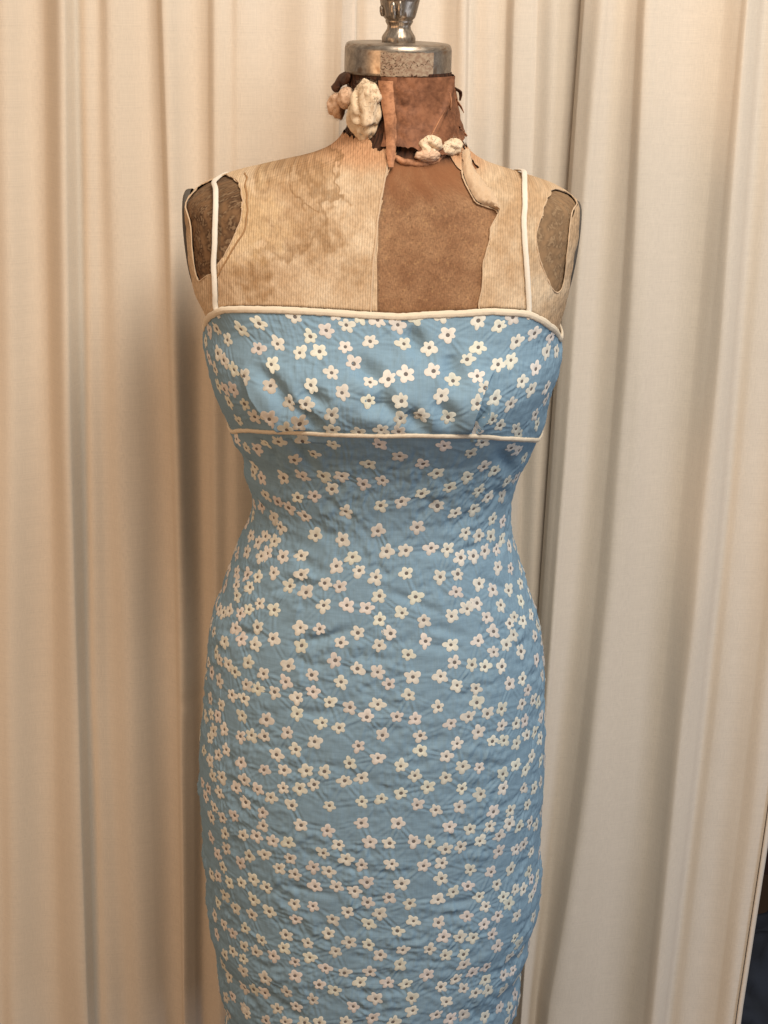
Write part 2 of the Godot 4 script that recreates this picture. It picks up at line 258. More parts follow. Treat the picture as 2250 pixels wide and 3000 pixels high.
func body_n(phi: float, y: float) -> Vector3:
	var u = body(phi + 0.01, y) - body(phi - 0.01, y)
	var v = body(phi, y + 0.003) - body(phi, y - 0.003)
	return v.cross(u).normalized() * -1.0 if v.cross(u).dot(Vector3(sin(phi), 0, cos(phi))) < 0.0 else v.cross(u).normalized()

func line_at(xs: PackedFloat32Array, yv: PackedFloat32Array, phi: float) -> float:
	if phi <= xs[0]: return yv[0]
	for i in xs.size() - 1:
		if phi <= xs[i + 1]:
			var t = (phi - xs[i]) / maxf(xs[i + 1] - xs[i], 1e-5)
			return cubic_interpolate(yv[i], yv[i + 1], yv[maxi(i - 1, 0)], yv[mini(i + 2, xs.size() - 1)], t)
	return yv[-1]

func curve(a: Array) -> Array:
	var o := []
	for i in range(0, a.size(), 2): o.append(Vector2(a[i] * 0.001, a[i + 1] * 0.0001))
	return o

func relief(phi: float, y: float) -> float:
	var fx = (phi + 1.9) / FA
	var fy = (y - 0.37) / FY
	if fx < 1.0 or fy < 1.0 or fx > FW - 3 or fy > FH - 3: return 0.0
	var i = int(fx)
	var j = int(fy)
	var u = fx - i
	var v = fy - j
	var k = j * FW + i
	return lerpf(lerpf(fld[k], fld[k + 1], u), lerpf(fld[k + FW], fld[k + FW + 1], u), v)

func cloth(phi: float, y: float, lift := 0.0) -> Vector3:
	return body(phi, y, 0.0045) + body_n(phi, y) * (relief(phi, y) + lift)

# ---- relief of the cloth: puckers between the embroidered flowers, drapes, darts -----------
func stroke(pts: Array, fun: Callable, reach: float):
	# fun(signed distance to the right of the stroke, position 0..1 along it) -> metres, added within reach metres
	for i in pts.size() - 1:
		var a: Vector2 = pts[i] * Vector2(0.155, 1.0)
		var b: Vector2 = pts[i + 1] * Vector2(0.155, 1.0)
		var d = b - a
		var L = d.length()
		if L < 1e-5: continue
		d /= L
		var lo = Vector2(minf(a.x, b.x), minf(a.y, b.y)) - Vector2.ONE * reach
		var hi = Vector2(maxf(a.x, b.x), maxf(a.y, b.y)) + Vector2.ONE * reach
		for j in range(maxi(0, int((lo.y - 0.37) / FY)), mini(FH - 1, int((hi.y - 0.37) / FY) + 1)):
			for k in range(maxi(0, int((lo.x / 0.155 + 1.9) / FA)), mini(FW - 1, int((hi.x / 0.155 + 1.9) / FA) + 1)):
				var p = Vector2((k * FA - 1.9) * 0.155, j * FY + 0.37) - a
				var t = p.dot(d)
				if t < 0.0 or t >= L: continue
				fld[j * FW + k] += fun.call(d.cross(p), (i + t / L) / (pts.size() - 1))

func resample(pts: Array, n: int) -> Array:
	var o := []
	for i in n:
		var f = float(i) / (n - 1) * (pts.size() - 1)
		var k = mini(int(f), pts.size() - 2)
		o.append(pts[k].cubic_interpolate(pts[k + 1], pts[maxi(k - 1, 0)], pts[mini(k + 2, pts.size() - 1)], f - k))
	return o

func soft_groove(pts: Array, depth: float, width: float):
	# a soft fold given as a distance field to the whole polyline, so that joints do not show
	var q = resample(pts, 14)
	var lo = Vector2(9, 9)
	var hi = Vector2(-9, -9)
	for p in q:
		lo = lo.min(p * Vector2(0.155, 1))
		hi = hi.max(p * Vector2(0.155, 1))
	var R = width * 2.6
	for j in range(maxi(0, int((lo.y - R - 0.37) / FY)), mini(FH - 1, int((hi.y + R - 0.37) / FY) + 1)):
		for k in range(maxi(0, int(((lo.x - R) / 0.155 + 1.9) / FA)), mini(FW - 1, int(((hi.x + R) / 0.155 + 1.9) / FA) + 1)):
			var p = Vector2((k * FA - 1.9) * 0.155, j * FY + 0.37)
			var best = 9.0
			var bt = 0.0
			for i in q.size() - 1:
				var a = q[i] * Vector2(0.155, 1)
				var ab = q[i + 1] * Vector2(0.155, 1) - a
				var t = clampf((p - a).dot(ab) / ab.length_squared(), 0.0, 1.0)
				var e = p.distance_to(a + ab * t)
				if e < best:
					best = e
					bt = (i + t) / (q.size() - 1)
			if best < R:
				var g = best / width
				fld[j * FW + k] += depth * (1.0 - 0.9 * g * g) * exp(-g * g) * sin(PI * clampf(bt * 0.8 + 0.1, 0.0, 1.0))

func pleat(pts: Array, h: float, side: float, back: float, sharp := 0.0009):
	# a pressed edge: high on one side, dropping sharply across the line
	var q = resample(pts, 16)
	var lo = Vector2(9, 9)
	var hi = Vector2(-9, -9)
	for p in q:
		lo = lo.min(p * Vector2(0.155, 1))
		hi = hi.max(p * Vector2(0.155, 1))
	var R = back * 2.5
	for j in range(maxi(0, int((lo.y - 0.01 - 0.37) / FY)), mini(FH - 1, int((hi.y + 0.01 - 0.37) / FY) + 1)):
		for k in range(maxi(0, int(((lo.x - R) / 0.155 + 1.9) / FA)), mini(FW - 1, int(((hi.x + R) / 0.155 + 1.9) / FA) + 1)):
			var p = Vector2((k * FA - 1.9) * 0.155, j * FY + 0.37)
			var best = 9.0
			var bt = 0.0
			var sd = 0.0
			for i in q.size() - 1:
				var a = q[i] * Vector2(0.155, 1)
				var ab = q[i + 1] * Vector2(0.155, 1) - a
				var t = clampf((p - a).dot(ab) / ab.length_squared(), 0.0, 1.0)
				var e = p.distance_to(a + ab * t)
				if e < best:
					best = e
					bt = (i + t) / (q.size() - 1)
					sd = signf((p - a).cross(ab)) * e * side
			var w = sin(PI * 0.5 * clampf(bt * 1.6, 0.0, 1.0))
			var s = smoothstep(-sharp, sharp, sd)
			fld[j * FW + k] += h * w * (s * exp(-maxf(sd, 0.0) / back) - (1.0 - s) * 0.55 * exp(minf(sd, 0.0) / back))

func prepare():
	for i in range(0, SEAM.size(), 2):
		seam_x.append(SEAM[i] * 0.001)
		seam_y.append(SEAM[i + 1] * 0.0001)
	for i in range(0, NECK.size(), 2):
		neck_x.append(NECK[i] * 0.001)
		neck_y.append(NECK[i + 1] * 0.0001)
	fld.resize(FW * FH)
	var fl = curve(FLOWERS_A) + curve(FLOWERS_B)
	for j in FH:
		var y = j * FY + 0.37
		for i in FW:
			var phi = i * FA - 1.9
			var x = phi * 0.155
			var sk = 1.0 if y < 1.13 else 0.55
			var low = smoothstep(1.12, 0.95, y)
			var h = 0.0011 * nz.get_noise_2d(x * 46.0 + y * 20.0, y * 62.0 - x * 14.0) * sk
			h += 0.0006 * nz.get_noise_2d(x * 95.0 + 40.0, y * 105.0) * sk
			h += 0.0013 * nz.get_noise_2d(x * 18.0 - 30.0 + y * 6.0, y * 38.0) * low
			h += 0.00050 * nz.get_noise_2d(x * 280.0, y * 26.0)
			h *= 0.35 + 1.25 * smoothstep(-0.45, 0.45, nz.get_noise_2d(x * 13.0 + 7.0, y * 11.0))
			var e = minf(1.0, minf((phi + 1.9) / 0.15, (1.9 - phi) / 0.15))
			fld[j * FW + i] = h * e
	# puckers: thin pleats strung between neighbouring flowers
	for i in fl.size():
		for k in range(i + 1, fl.size()):
			var a = fl[i] * Vector2(0.155, 1)
			var b = fl[k] * Vector2(0.155, 1)
			var d = a.distance_to(b)
			if d < 0.031 and (a.y - 1.14) * (b.y - 1.14) > 0.0 and d > 0.011:
				var amp = 0.0022 * (1.0 - d / 0.038) * rng.randf_range(0.4, 1.3)
				if a.y > 1.14: amp *= 0.6
				var ph = rng.randf_range(-0.9, 0.9)
				var wl = rng.randf_range(0.0040, 0.0066)
				stroke([fl[i], fl[k]], func(s, t): return amp * sin(PI * t) * cos(TAU * s / wl + ph) * exp(-pow(s / 0.0042, 2.0)), 0.009)
	for f in fl:      # each flower draws the cloth in a little
		var c = f * Vector2(0.155, 1)
		for j in range(maxi(0, int((c.y - 0.016 - 0.37) / FY)), mini(FH - 1, int((c.y + 0.016 - 0.37) / FY))):
			for k in range(maxi(0, int(((c.x - 0.016) / 0.155 + 1.9) / FA)), mini(FW - 1, int(((c.x + 0.016) / 0.155 + 1.9) / FA))):
				var dd = Vector2((k * FA - 1.9) * 0.155, j * FY + 0.37).distance_squared_to(c)
				fld[j * FW + k] *= 1.0 - 0.75 * exp(-dd / 0.00007)
	var near_seam := PackedFloat32Array()
	var near_neck := PackedFloat32Array()
	for i in FW:
		near_seam.append(seam_line(i * FA - 1.9))
		near_neck.append(neckline(i * FA - 1.9))
	# drapes under the bust and the pressed darts
	pleat(curve(DART_L), 0.0088, -1.0, 0.020)
	pleat(curve(DART_R), 0.0085, 1.0, 0.014)
	pleat(curve(DART_R2), 0.0055, -1.0, 0.010)
	for f in FOLDS: soft_groove(curve(f), -0.0078, 0.0098)
	# pull lines fanning from the fitted waist towards the hips and the seam
	for i in 26:
		var sg = 1.0 if i % 2 == 0 else -1.0
		var p0 = Vector2(sg * rng.randf_range(0.35, 1.25), rng.randf_range(0.93, 1.11))
		var lean = rng.randf_range(-0.020, 0.020) + (0.012 if p0.y < 1.03 else -0.012)
		var ext = rng.randf_range(0.18, 0.42)
		soft_groove([p0, p0 + Vector2(-sg * ext * 0.5, lean * 0.6), p0 + Vector2(-sg * ext, lean)], -rng.randf_range(0.0012, 0.0026), rng.randf_range(0.005, 0.0085))
	for i in 22:
		var p0 = Vector2(rng.randf_range(-1.1, 1.1), rng.randf_range(0.52, 0.92))
		var ext = rng.randf_range(0.15, 0.4)
		var lean = rng.randf_range(-0.022, 0.022)
		soft_groove([p0, p0 + Vector2(ext * 0.5, lean * 0.3), p0 + Vector2(ext, lean)], -rng.randf_range(0.0008, 0.0018), rng.randf_range(0.005, 0.008))
	for f in WAIST_FOLDS: soft_groove(curve(f), -0.0044, 0.0085)
	for j in FH:
		for i in FW:
			var y = j * FY + 0.37
			fld[j * FW + i] *= smoothstep(0.0005, 0.007, absf(y - near_seam[i])) * smoothstep(0.0, 0.006, near_neck[i] - y)
	for h in [HOLE_A, HOLE_B, HOLE_C, SLIT_D]:
		var poly := PackedVector2Array()
		for p in curve(h): poly.append(Vector2(p.x, 1.41) if h == HOLE_C and p.y > 1.3815 else p)
		HOLES.append(poly)

# ---- materials ----------------------------------------------------------------------
func flat(c: Color, rough := 0.9, metal := 0.0) -> StandardMaterial3D:
	var m := StandardMaterial3D.new()
	m.albedo_color = c
	m.roughness = rough
	m.metallic = metal
	m.metallic_specular = 0.3
	return m

func image_of(w: int, h: int, fun: Callable) -> Image:
	var b := PackedByteArray()
	b.resize(w * h * 3)
	var k = 0
	for j in h:
		for i in w:
			var c: Color = fun.call(float(i) / w, float(j) / h)
			b[k] = clampi(int(c.r * 255.0), 0, 255)
			b[k + 1] = clampi(int(c.g * 255.0), 0, 255)
			b[k + 2] = clampi(int(c.b * 255.0), 0, 255)
			k += 3
	return Image.create_from_data(w, h, false, Image.FORMAT_RGB8, b)

func tex(im: Image) -> ImageTexture:
	return ImageTexture.create_from_image(im)

# woven cloth: a tile that repeats, with uneven threads
func weave(n: int, sx: float, sy: float, amount: float) -> Image:
	var a := FastNoiseLite.new()
	a.seed = 31
	a.frequency = 1.0
	var f = func(u, v):
		var t = 0.0
		# noise on two circles, so that the tile has no edge
		var cu = Vector2(cos(TAU * u), sin(TAU * u))
		var cv = Vector2(cos(TAU * v), sin(TAU * v))
		t += a.get_noise_3d(cu.x * sx, cu.y * sx, cv.x * 1.3 + cv.y * 0.9)
		t += a.get_noise_3d(cv.x * sy, cv.y * sy, cu.x * 1.3 + cu.y * 0.9 + 9.0)
		t += 0.0
		var g = clampf(1.0 - amount + amount * t, 0.0, 1.0)
		return Color(g, g, g)
	return image_of(n, n, f)

func cloth_mat(c: Color, im: Image, scale: float, bump: float) -> StandardMaterial3D:
	var m := flat(c, 0.95)
	m.albedo_texture = tex(im)
	m.uv1_triplanar = true
	m.uv1_world_triplanar = true
	m.uv1_scale = Vector3.ONE * scale
	m.heightmap_enabled = bump > 0.0
	m.heightmap_texture = m.albedo_texture
	m.heightmap_scale = bump
	m.metallic_specular = 0.15
	return m

func materials():
	var w1 = weave(512, 46.0, 46.0, 0.07)
	M.curtain = cloth_mat(Color(0.875, 0.822, 0.752), w1, 13.0, 0.0)
	M.hem = cloth_mat(Color(0.89, 0.83, 0.76), w1, 13.0, 0.0)
	M.dress = cloth_mat(Color(0.515, 0.62, 0.69), weave(512, 30.0, 9.0, 0.06), 9.0, 0.0)
	M.piping = cloth_mat(Color(0.89, 0.83, 0.74), w1, 30.0, 0.0)
	M.strap = cloth_mat(Color(0.90, 0.86, 0.80), w1, 30.0, 0.0)
	var pm := flat(Color.WHITE, 0.9)
	pm.vertex_color_use_as_albedo = true
	M.petal = pm
	M.hole = flat(Color(0.42, 0.40, 0.39), 1.0)
	M.cotton = cotton_mat(Color(0.86, 0.775, 0.66), Color(0.77, 0.64, 0.51))
	M.cotton_dull = cotton_mat(Color(0.82, 0.69, 0.575), Color(0.73, 0.57, 0.46))
	M.leather = leather_mat(Color(0.555, 0.37, 0.26))
	M.leather_pale = leather_mat(Color(0.74, 0.53, 0.39))
	M.dark_leather = leather_mat(Color(0.33, 0.215, 0.15))
	M.steel = steel_mat()
	M.plate = flat(Color(0.34, 0.315, 0.29), 0.7, 0.2)
	M.label = label_mat()
	M.core = core_mat()
	M.jersey = jersey_mat()
	M.flap = cloth_mat(Color(0.80, 0.69, 0.57), w1, 24.0, 0.0)
	M.stitch = flat(Color(0.60, 0.46, 0.32), 0.95)
	M.wall = flat(Color(0.20, 0.13, 0.11), 0.9)
	M.floor = flat(Color(0.24, 0.18, 0.14), 0.7)
	M.navy = cloth_mat(Color(0.20, 0.215, 0.25), w1, 12.0, 0.0)
	M.iron = flat(Color(0.13, 0.13, 0.13), 0.5, 0.7)

func cotton_mat(ca: Color, cb: Color) -> StandardMaterial3D:
	var f = func(u, v):
		var t = nz.get_noise_2d(u * 9.0, v * 9.0) + 0.5 * nz.get_noise_2d(u * 40.0, v * 40.0)
		return ca.lerp(cb, clampf(t * 0.7 + 0.15, 0.0, 1.0))
	var m := flat(Color.WHITE, 1.0)
	m.albedo_texture = tex(image_of(256, 256, f))
	m.uv1_triplanar = true
	m.uv1_scale = Vector3.ONE * 22.0
	m.metallic_specular = 0.1
	return m

func leather_mat(c: Color) -> StandardMaterial3D:
	var f = func(u, v):
		var t = 0.6 * nz.get_noise_2d(u * 5.0, v * 5.0) + 0.35 * nz.get_noise_2d(u * 24.0, v * 24.0) + 0.2 * nz.get_noise_2d(u * 90.0, v * 90.0)
		var g = 0.84 + 0.5 * t
		return Color(g, g * (0.98 + 0.05 * t), g * (0.97 + 0.08 * t))
	var m := flat(c, 0.62)
	m.albedo_texture = tex(image_of(384, 384, f))
	m.uv1_triplanar = true
	m.uv1_scale = Vector3.ONE * 9.0
	return m

func steel_mat() -> StandardMaterial3D:
	var f = func(u, v):
		var t = nz.get_noise_2d(u * 30.0, v * 8.0) + 0.6 * nz.get_noise_2d(u * 110.0, v * 30.0)
		var s = smoothstep(0.25, 0.7, nz.get_noise_2d(u * 16.0 + 50.0, v * 5.0))
		return Color(0.66, 0.61, 0.55).lerp(Color(0.50, 0.455, 0.41), clampf(0.5 + t * 0.6, 0.0, 1.0)).lerp(Color(0.44, 0.33, 0.24), 0.6 * s)
	var m := flat(Color.WHITE, 0.42, 0.85)
	m.albedo_texture = tex(image_of(512, 256, f))
	m.roughness = 0.4
	return m

func label_mat() -> StandardMaterial3D:
	# the worn-off paper label on the neck cap: tan paper with scuffed, unreadable dark strokes
	var f = func(u, v):
		var c = Color(0.64, 0.56, 0.47).lerp(Color(0.55, 0.45, 0.37), clampf(0.5 + nz.get_noise_2d(u * 9.0, v * 5.0), 0.0, 1.0))
		var wave = 0.52 + 0.16 * sin(u * 34.0) * sin(u * 7.0 + 1.0) - 0.18 * (u - 0.5)
		var ink = smoothstep(0.05, 0.02, absf(v - wave)) * smoothstep(-0.15, 0.25, nz.get_noise_2d(u * 26.0, v * 14.0))
		var spot = smoothstep(0.28, 0.5, nz.get_noise_2d(u * 18.0 + 7.0, v * 10.0)) * smoothstep(0.75, 0.1, u)
		return c.lerp(Color(0.25, 0.17, 0.12), clampf(0.75 * ink + 0.8 * spot, 0.0, 0.9))
	var m := flat(Color.WHITE, 0.7)
	m.albedo_texture = tex(image_of(384, 160, f))
	return m

func core_mat() -> StandardMaterial3D:
	# what shows where the jersey is torn away: brown lining on the chest, mouldy papier-mache in the armholes, dark leather at the neck
	var f = func(u, v):
		var phi = u * TAU - PI
		var y = 1.47 - v * 0.27
		var n1 = nz.get_noise_2d(phi * 4.0, y * 26.0)
		var n2 = nz.get_noise_2d(phi * 14.0 + 9.0, y * 90.0)
		var n3 = nz.get_noise_2d(phi * 50.0, y * 320.0)
		var c = Color(0.57, 0.435, 0.32).lerp(Color(0.475, 0.34, 0.24), clampf(0.5 + 0.7 * n1 + 0.3 * n2 + 0.15 * n3, 0.0, 1.0))
		var n4 = nz.get_noise_2d(phi * 160.0, y * 240.0) + 0.6 * nz.get_noise_2d(phi * 60.0 + y * 300.0, y * 700.0)
		var g4 = 1.0 + 0.16 * n4
		c = Color(c.r * g4, c.g * g4, c.b * g4)
		var scuff = smoothstep(0.33, 0.45, nz.get_noise_2d(phi * 30.0 + 70.0, y * 120.0)) * smoothstep(0.0, 0.4, n3)
		c = c.lerp(Color(0.70, 0.55, 0.38), 0.45 * scuff)
		c = c.lerp(Color(0.36, 0.25, 0.17), 0.5 * smoothstep(0.30, 0.42, nz.get_noise_2d(phi * 21.0 - 30.0, y * 170.0)) * smoothstep(0.1, 0.5, -n3))
		c = c.lerp(Color(0.50, 0.32, 0.205), 0.75 * smoothstep(1.350, 1.383, y + 0.01 * n1))
		var side = smoothstep(0.60, 0.66, absf(phi))
		var p = Color(0.48, 0.365, 0.255).lerp(Color(0.265, 0.19, 0.13), clampf(0.5 + 1.1 * n2 + 0.5 * n1, 0.0, 1.0)).lerp(Color(0.62, 0.52, 0.40), clampf(1.3 * n3 + 1.6 * n2 - 0.2, 0.0, 0.7))
		if phi > 0.0: p = p.lerp(Color(0.58, 0.48, 0.37), 0.5)
		else: p = p.lerp(Color(0.30, 0.22, 0.155), 0.15)
		var low = 1.0 if phi > 0.0 else smoothstep(1.280, 1.288, y)
		c = c.lerp(p, side * low * (1.0 - smoothstep(1.372, 1.38, y)))
		var neck = smoothstep(1.383, 1.395, y)
		c = c.lerp(Color(0.30, 0.19, 0.13).lerp(Color(0.17, 0.11, 0.08), clampf(0.5 + n2, 0.0, 1.0)), neck)
		return c
	var m := flat(Color.WHITE, 0.85)
	m.albedo_texture = tex(image_of(1536, 640, f))
	return m

func blot(u: float, v: float, cx: float, cy: float, r: float, edge: float) -> float:
	var d = Vector2(u - cx, v - cy).length() / r + 0.5 * nz.get_noise_2d(u * 40.0, v * 40.0) + 0.25 * nz.get_noise_2d(u * 110.0, v * 110.0)
	return smoothstep(1.0 + edge, 1.0 - edge, d)

func jersey_mat() -> StandardMaterial3D:
	# flesh-coloured rib knit with old water stains; u, v are metres across and down the chest
	var hgt := PackedByteArray()
	var W = 1500
	var H = 620
	hgt.resize(W * H)
	var f = func(u, v):
		var x = (u - 0.5) * 0.44
		var y = 1.43 - v * 0.21
		var rib = sin(TAU * (x + 0.0006 * nz.get_noise_2d(x * 60.0, y * 50.0)) / 0.0021)
		var n1 = nz.get_noise_2d(x * 22.0, y * 22.0)
		var n2 = nz.get_noise_2d(x * 70.0 + 5.0, y * 70.0)
		var n3 = nz.get_noise_2d(x * 330.0, y * 200.0)
		var c = Color(0.765, 0.675, 0.565).lerp(Color(0.695, 0.585, 0.465), clampf(0.5 + 0.8 * n1 + 0.3 * n2, 0.0, 1.0))
		c = c.lerp(Color(0.70, 0.52, 0.385), smoothstep(1.372, 1.392, y + 0.004 * n1) * 0.8)
		# water stains with darker rims
		var s1 = blot(x, y, -0.067, 1.372, 0.021, 0.12)
		var s2 = blot(x, y, -0.092, 1.345, 0.035, 0.25)
		var s3 = blot(x, y, -0.118, 1.290, 0.016, 0.3)
		var s4 = blot(x, y, -0.066, 1.328, 0.024, 0.35)
		var s5 = blot(x, y, -0.108, 1.372, 0.020, 0.2)
		var s6 = blot(x, y, 0.115, 1.345, 0.035, 0.4)
		var s7 = blot(x, y, -0.03, 1.302, 0.014, 0.3)
		var st = maxf(maxf(0.45 * s1, 0.45 * s2), maxf(maxf(0.7 * s3, 0.5 * s4), maxf(0.6 * s5, maxf(0.25 * s6, 0.35 * s7))))
		c = c.lerp(Color(0.55, 0.42, 0.29), st * (0.75 + 0.5 * n2))
		var rim = maxf(s1 * (1.0 - s1) * 4.0, s2 * (1.0 - s2) * 3.0)
		c = c.lerp(Color(0.47, 0.35, 0.235), 0.5 * clampf(rim, 0.0, 1.0))
		c = c.lerp(Color(0.80, 0.69, 0.53), 0.5 * blot(x, y, -0.125, 1.335, 0.03, 0.5))
		var g = 1.0 + 0.04 * rib + 0.09 * n3
		return Color(c.r * g, c.g * g, c.b * g)
	var im := image_of(W, H, f)
	for j in H:
		for i in W:
			var x = (float(i) / W - 0.5) * 0.44
			var y = 1.43 - float(j) / H * 0.21
			var rib = sin(TAU * (x + 0.0006 * nz.get_noise_2d(x * 60.0, y * 50.0)) / 0.0021)
			hgt[j * W + i] = int(128.0 + 60.0 * rib + 30.0 * nz.get_noise_2d(x * 420.0, y * 420.0))
	var hm := Image.create_from_data(W, H, false, Image.FORMAT_L8, hgt)
	hm.convert(Image.FORMAT_RGBA8)
	hm.bump_map_to_normal_map(3.0)
	var m := flat(Color.WHITE, 0.95)
	m.albedo_texture = tex(im)
	m.normal_enabled = true
	m.normal_texture = tex(hm)
	m.normal_scale = 0.45
	m.metallic_specular = 0.15
	return m

# ---- the setting ------------------------------------------------------------------------
func setting():
	var f = part("floor", box_mesh(Vector3(6, 0.06, 6), Vector3(0, -0.03, 0.6)), M.floor, self)
	tag(f, "", "", "", "structure")
	var w = part("wall", box_mesh(Vector3(6, 2.9, 0.08), Vector3(0, 1.45, -1.14)), M.wall, self)
	tag(w, "", "", "", "structure")
	var rod = root3("curtain_rod", Vector3(0, 2.42, -0.2))
	var pts := PackedVector3Array([Vector3(-1.5, 0, 0), Vector3(0, 0, 0), Vector3(1.5, 0, 0)])
	part("rod", tube_mesh(pts, PackedFloat32Array([0.012, 0.012, 0.012]), 12), M.iron, rod)
	for s in [-1.4, 1.4]:
		part("bracket", tube_mesh(PackedVector3Array([Vector3(s, 0, 0), Vector3(s, 0, -0.9)]), PackedFloat32Array([0.008, 0.008]), 8), M.iron, rod)
	tag(rod, "dark metal curtain rod that the cream curtains hang from", "curtain rod")
	# dark folded cloth on a stool behind the curtain's open edge
	var P := PackedVector3Array()
	var UV := PackedVector2Array()
	for j in 41:
		for i in 57:
			var a = TAU * i / 56.0
			var b = PI * (j / 40.0 - 0.5)
			var d = Vector3(cos(b) * sin(a), sin(b), cos(b) * cos(a))
			var r = 1.0 + 0.16 * nz.get_noise_3dv(d * 1.6) + 0.07 * nz.get_noise_3dv(d * 5.0)
			P.append(Vector3(d.x * 0.20, 0.112 + d.y * 0.115, d.z * 0.16) * r)
			UV.append(Vector2(i / 56.0, j / 40.0))
	for k in P.size():
		P[k].y = maxf(P[k].y, 0.003)
	var bag = part("cloth_bundle", grid_mesh(P, UV, 57, 41), M.navy, self)
	bag.position = Vector3(0.66, 0.0, -0.55)
	tag(bag, "dark navy cloth bundle in the gloom beyond the right curtain's edge", "cloth bundle")

func panel_x(k, y: float) -> float:
	var yc = clampf(y, 0.4, 1.5)
	var t = (yc - 0.95) / 0.55
	var x = k[1] + (k[0] - k[2]) * 0.5 * t + (k[0] + k[2] - 2.0 * k[1]) * 0.5 * t * t
	var slope = ((k[0] - k[2]) * 0.5 + (k[0] + k[2] - 2.0 * k[1]) * t) / 0.55
	return (x + slope * 0.35 * (y - yc)) * 1e-4

func curtain(called: String, K: Array, z: float, gain: float, sd: float, relax: int) -> Array:
	var cols := []
	for i in K.size() / 4: cols.append([float(K[i * 4]), float(K[i * 4 + 1]), float(K[i * 4 + 2]), float(K[i * 4 + 3])])
	var per = 9
	var nx = (cols.size() - 1) * per + 1
	var yv := PackedFloat32Array()
	var y = 0.015
	while y < 2.40:
		yv.append(y)
		y += 0.008 if y > 0.15 and y < 1.65 else 0.04
	var P := PackedVector3Array()
	var UV := PackedVector2Array()
	for j in yv.size():
		var yy = yv[yv.size() - 1 - j]
		for i in nx:
			var c = mini(i / per, cols.size() - 2)
			var t = float(i - c * per) / per
			var a = cols[maxi(c - 1, 0)]
			var b = cols[c]
			var d = cols[c + 1]
			var e = cols[mini(c + 2, cols.size() - 1)]
			var x = lerpf(panel_x(b, yy), panel_x(d, yy), t)
			var s = t * t * (3.0 - 2.0 * t)
			var zz = cubic_interpolate(b[3], d[3], a[3], e[3], t)
			var amp = gain * (1.0 + 0.22 * nz.get_noise_2d(c * 2.7 + sd, yy * 1.6))
			var h = zz * 1e-4 * amp
			h += 0.0013 * nz.get_noise_2d(x * 18.0 + sd, yy * 2.2) + 0.0006 * nz.get_noise_2d(x * 40.0 + sd, yy * 4.0) + 0.0002 * nz.get_noise_2d(x * 120.0, yy * 90.0)
			if called == "left":      # the small arched pucker beside the hip
				var q = Vector2(x + 0.208, yy - 0.757)
				var ring = absf(q.length() - 0.0125)
				h -= 0.0022 * exp(-pow(ring / 0.0035, 2.0)) * smoothstep(-0.006, 0.006, q.y)
			P.append(Vector3(x, yy, z + h))
			UV.append(Vector2(float(i) / nx, yy))
	# let the cloth relax a little, so that folds have no hard creases
	for j in yv.size():
		for pas in relax:
			var last = P[j * nx].z
			for i in range(1, nx - 1):
				var k = j * nx + i
				var zz = P[k].z
				P[k].z = 0.25 * last + 0.5 * zz + 0.25 * P[k + 1].z
				last = zz
	return [grid_mesh(P, UV, nx, yv.size()), P, nx, yv.size()]

# a stitched edge strip of a curtain, a second layer of cloth just in front of the sheet
func hem_strip(S: Array, i0: int, i1: int, lift: float) -> ArrayMesh:
	var P := PackedVector3Array()
	var UV := PackedVector2Array()
	for j in S[3]:
		for i in range(i0, i1 + 1):
			var t = float(i - i0) / (i1 - i0)
			P.append(S[1][j * S[2] + i] + Vector3(0, 0, lift * (0.35 + 0.65 * sqrt(sin(PI * clampf(t, 0.02, 0.98))))))
			UV.append(Vector2(t, j))
	return grid_mesh(P, UV, i1 - i0 + 1, S[3])

func curtains():
	var l = root3("curtain")
	var S = curtain("left", CURTAIN_L, -0.175, 1.7, 3.0, 22)
	part("curtain_cloth", S[0], M.curtain, l)
	tag(l, "dim beige curtain with soft folds filling the left side behind the form", "curtain", "cream curtains hung behind the dress form")
	var c = root3("curtain")
	S = curtain("center", CURTAIN_C, -0.185, 1.5, 13.0, 16)
	part("curtain_cloth", S[0], M.curtain, c)
	var hc = part("hem", hem_strip(S, 9, 30, 0.0022), M.hem, c)
	tag(hc, "pale stitched side hem catching the light")
	tag(c, "middle curtain behind the neck and metal cap, with a pale stitched side hem", "curtain", "cream curtains hung behind the dress form")
	var r = root3("curtain")
	S = curtain("right", CURTAIN_R, -0.16, 1.7, 23.0, 14)
	part("curtain_cloth", S[0], M.curtain, r)
	var P := PackedVector3Array()
	var N := PackedVector3Array()
	for j in S[3]:
		P.append(S[1][j * S[2] + S[2] - 1] + Vector3(0.0035, 0, 0.001))
	for p in P: N.append(Vector3(0.6, 0, 0.8))
	var rad := PackedFloat32Array()
	rad.resize(P.size())
	rad.fill(0.0042)
	var h = part("hem", tube_mesh(P, rad, 8, N, 0.45), M.hem, r)
	tag(h, "white edge hem along the right border")
	tag(r, "brightly lit cream curtain on the right, its white edge hem at the far right", "curtain", "cream curtains hung behind the dress form")

# ---- the dress form ---------------------------------------------------------------------
func inside_hole(p: Vector2) -> bool:
	for h in HOLES:
		if Geometry2D.is_point_in_polygon(p, h): return true
	return false

func patch_mesh(outline_l: Array, outline_r: Array, off: float, bulge: float, n := 24, m := 10, rough := 0.0) -> ArrayMesh:
	# a strip of cloth between two lines on the body, bulging outward
	var A = resample(outline_l, n)
	var B = resample(outline_r, n)
	var P := PackedVector3Array()
	var UV := PackedVector2Array()
	for j in n:
		for i in m:
			var t = float(i) / (m - 1)
			var q = A[j].lerp(B[j], t)
			var h = off + bulge * sqrt(maxf(sin(PI * t), 0.0)) + rough * nz.get_noise_2d(t * 3.0, j * 0.6)
			P.append(body(q.x, q.y) + body_n(q.x, q.y) * h)
			UV.append(Vector2(t, float(j) / n))
	return grid_mesh(P, UV, m, n, true)

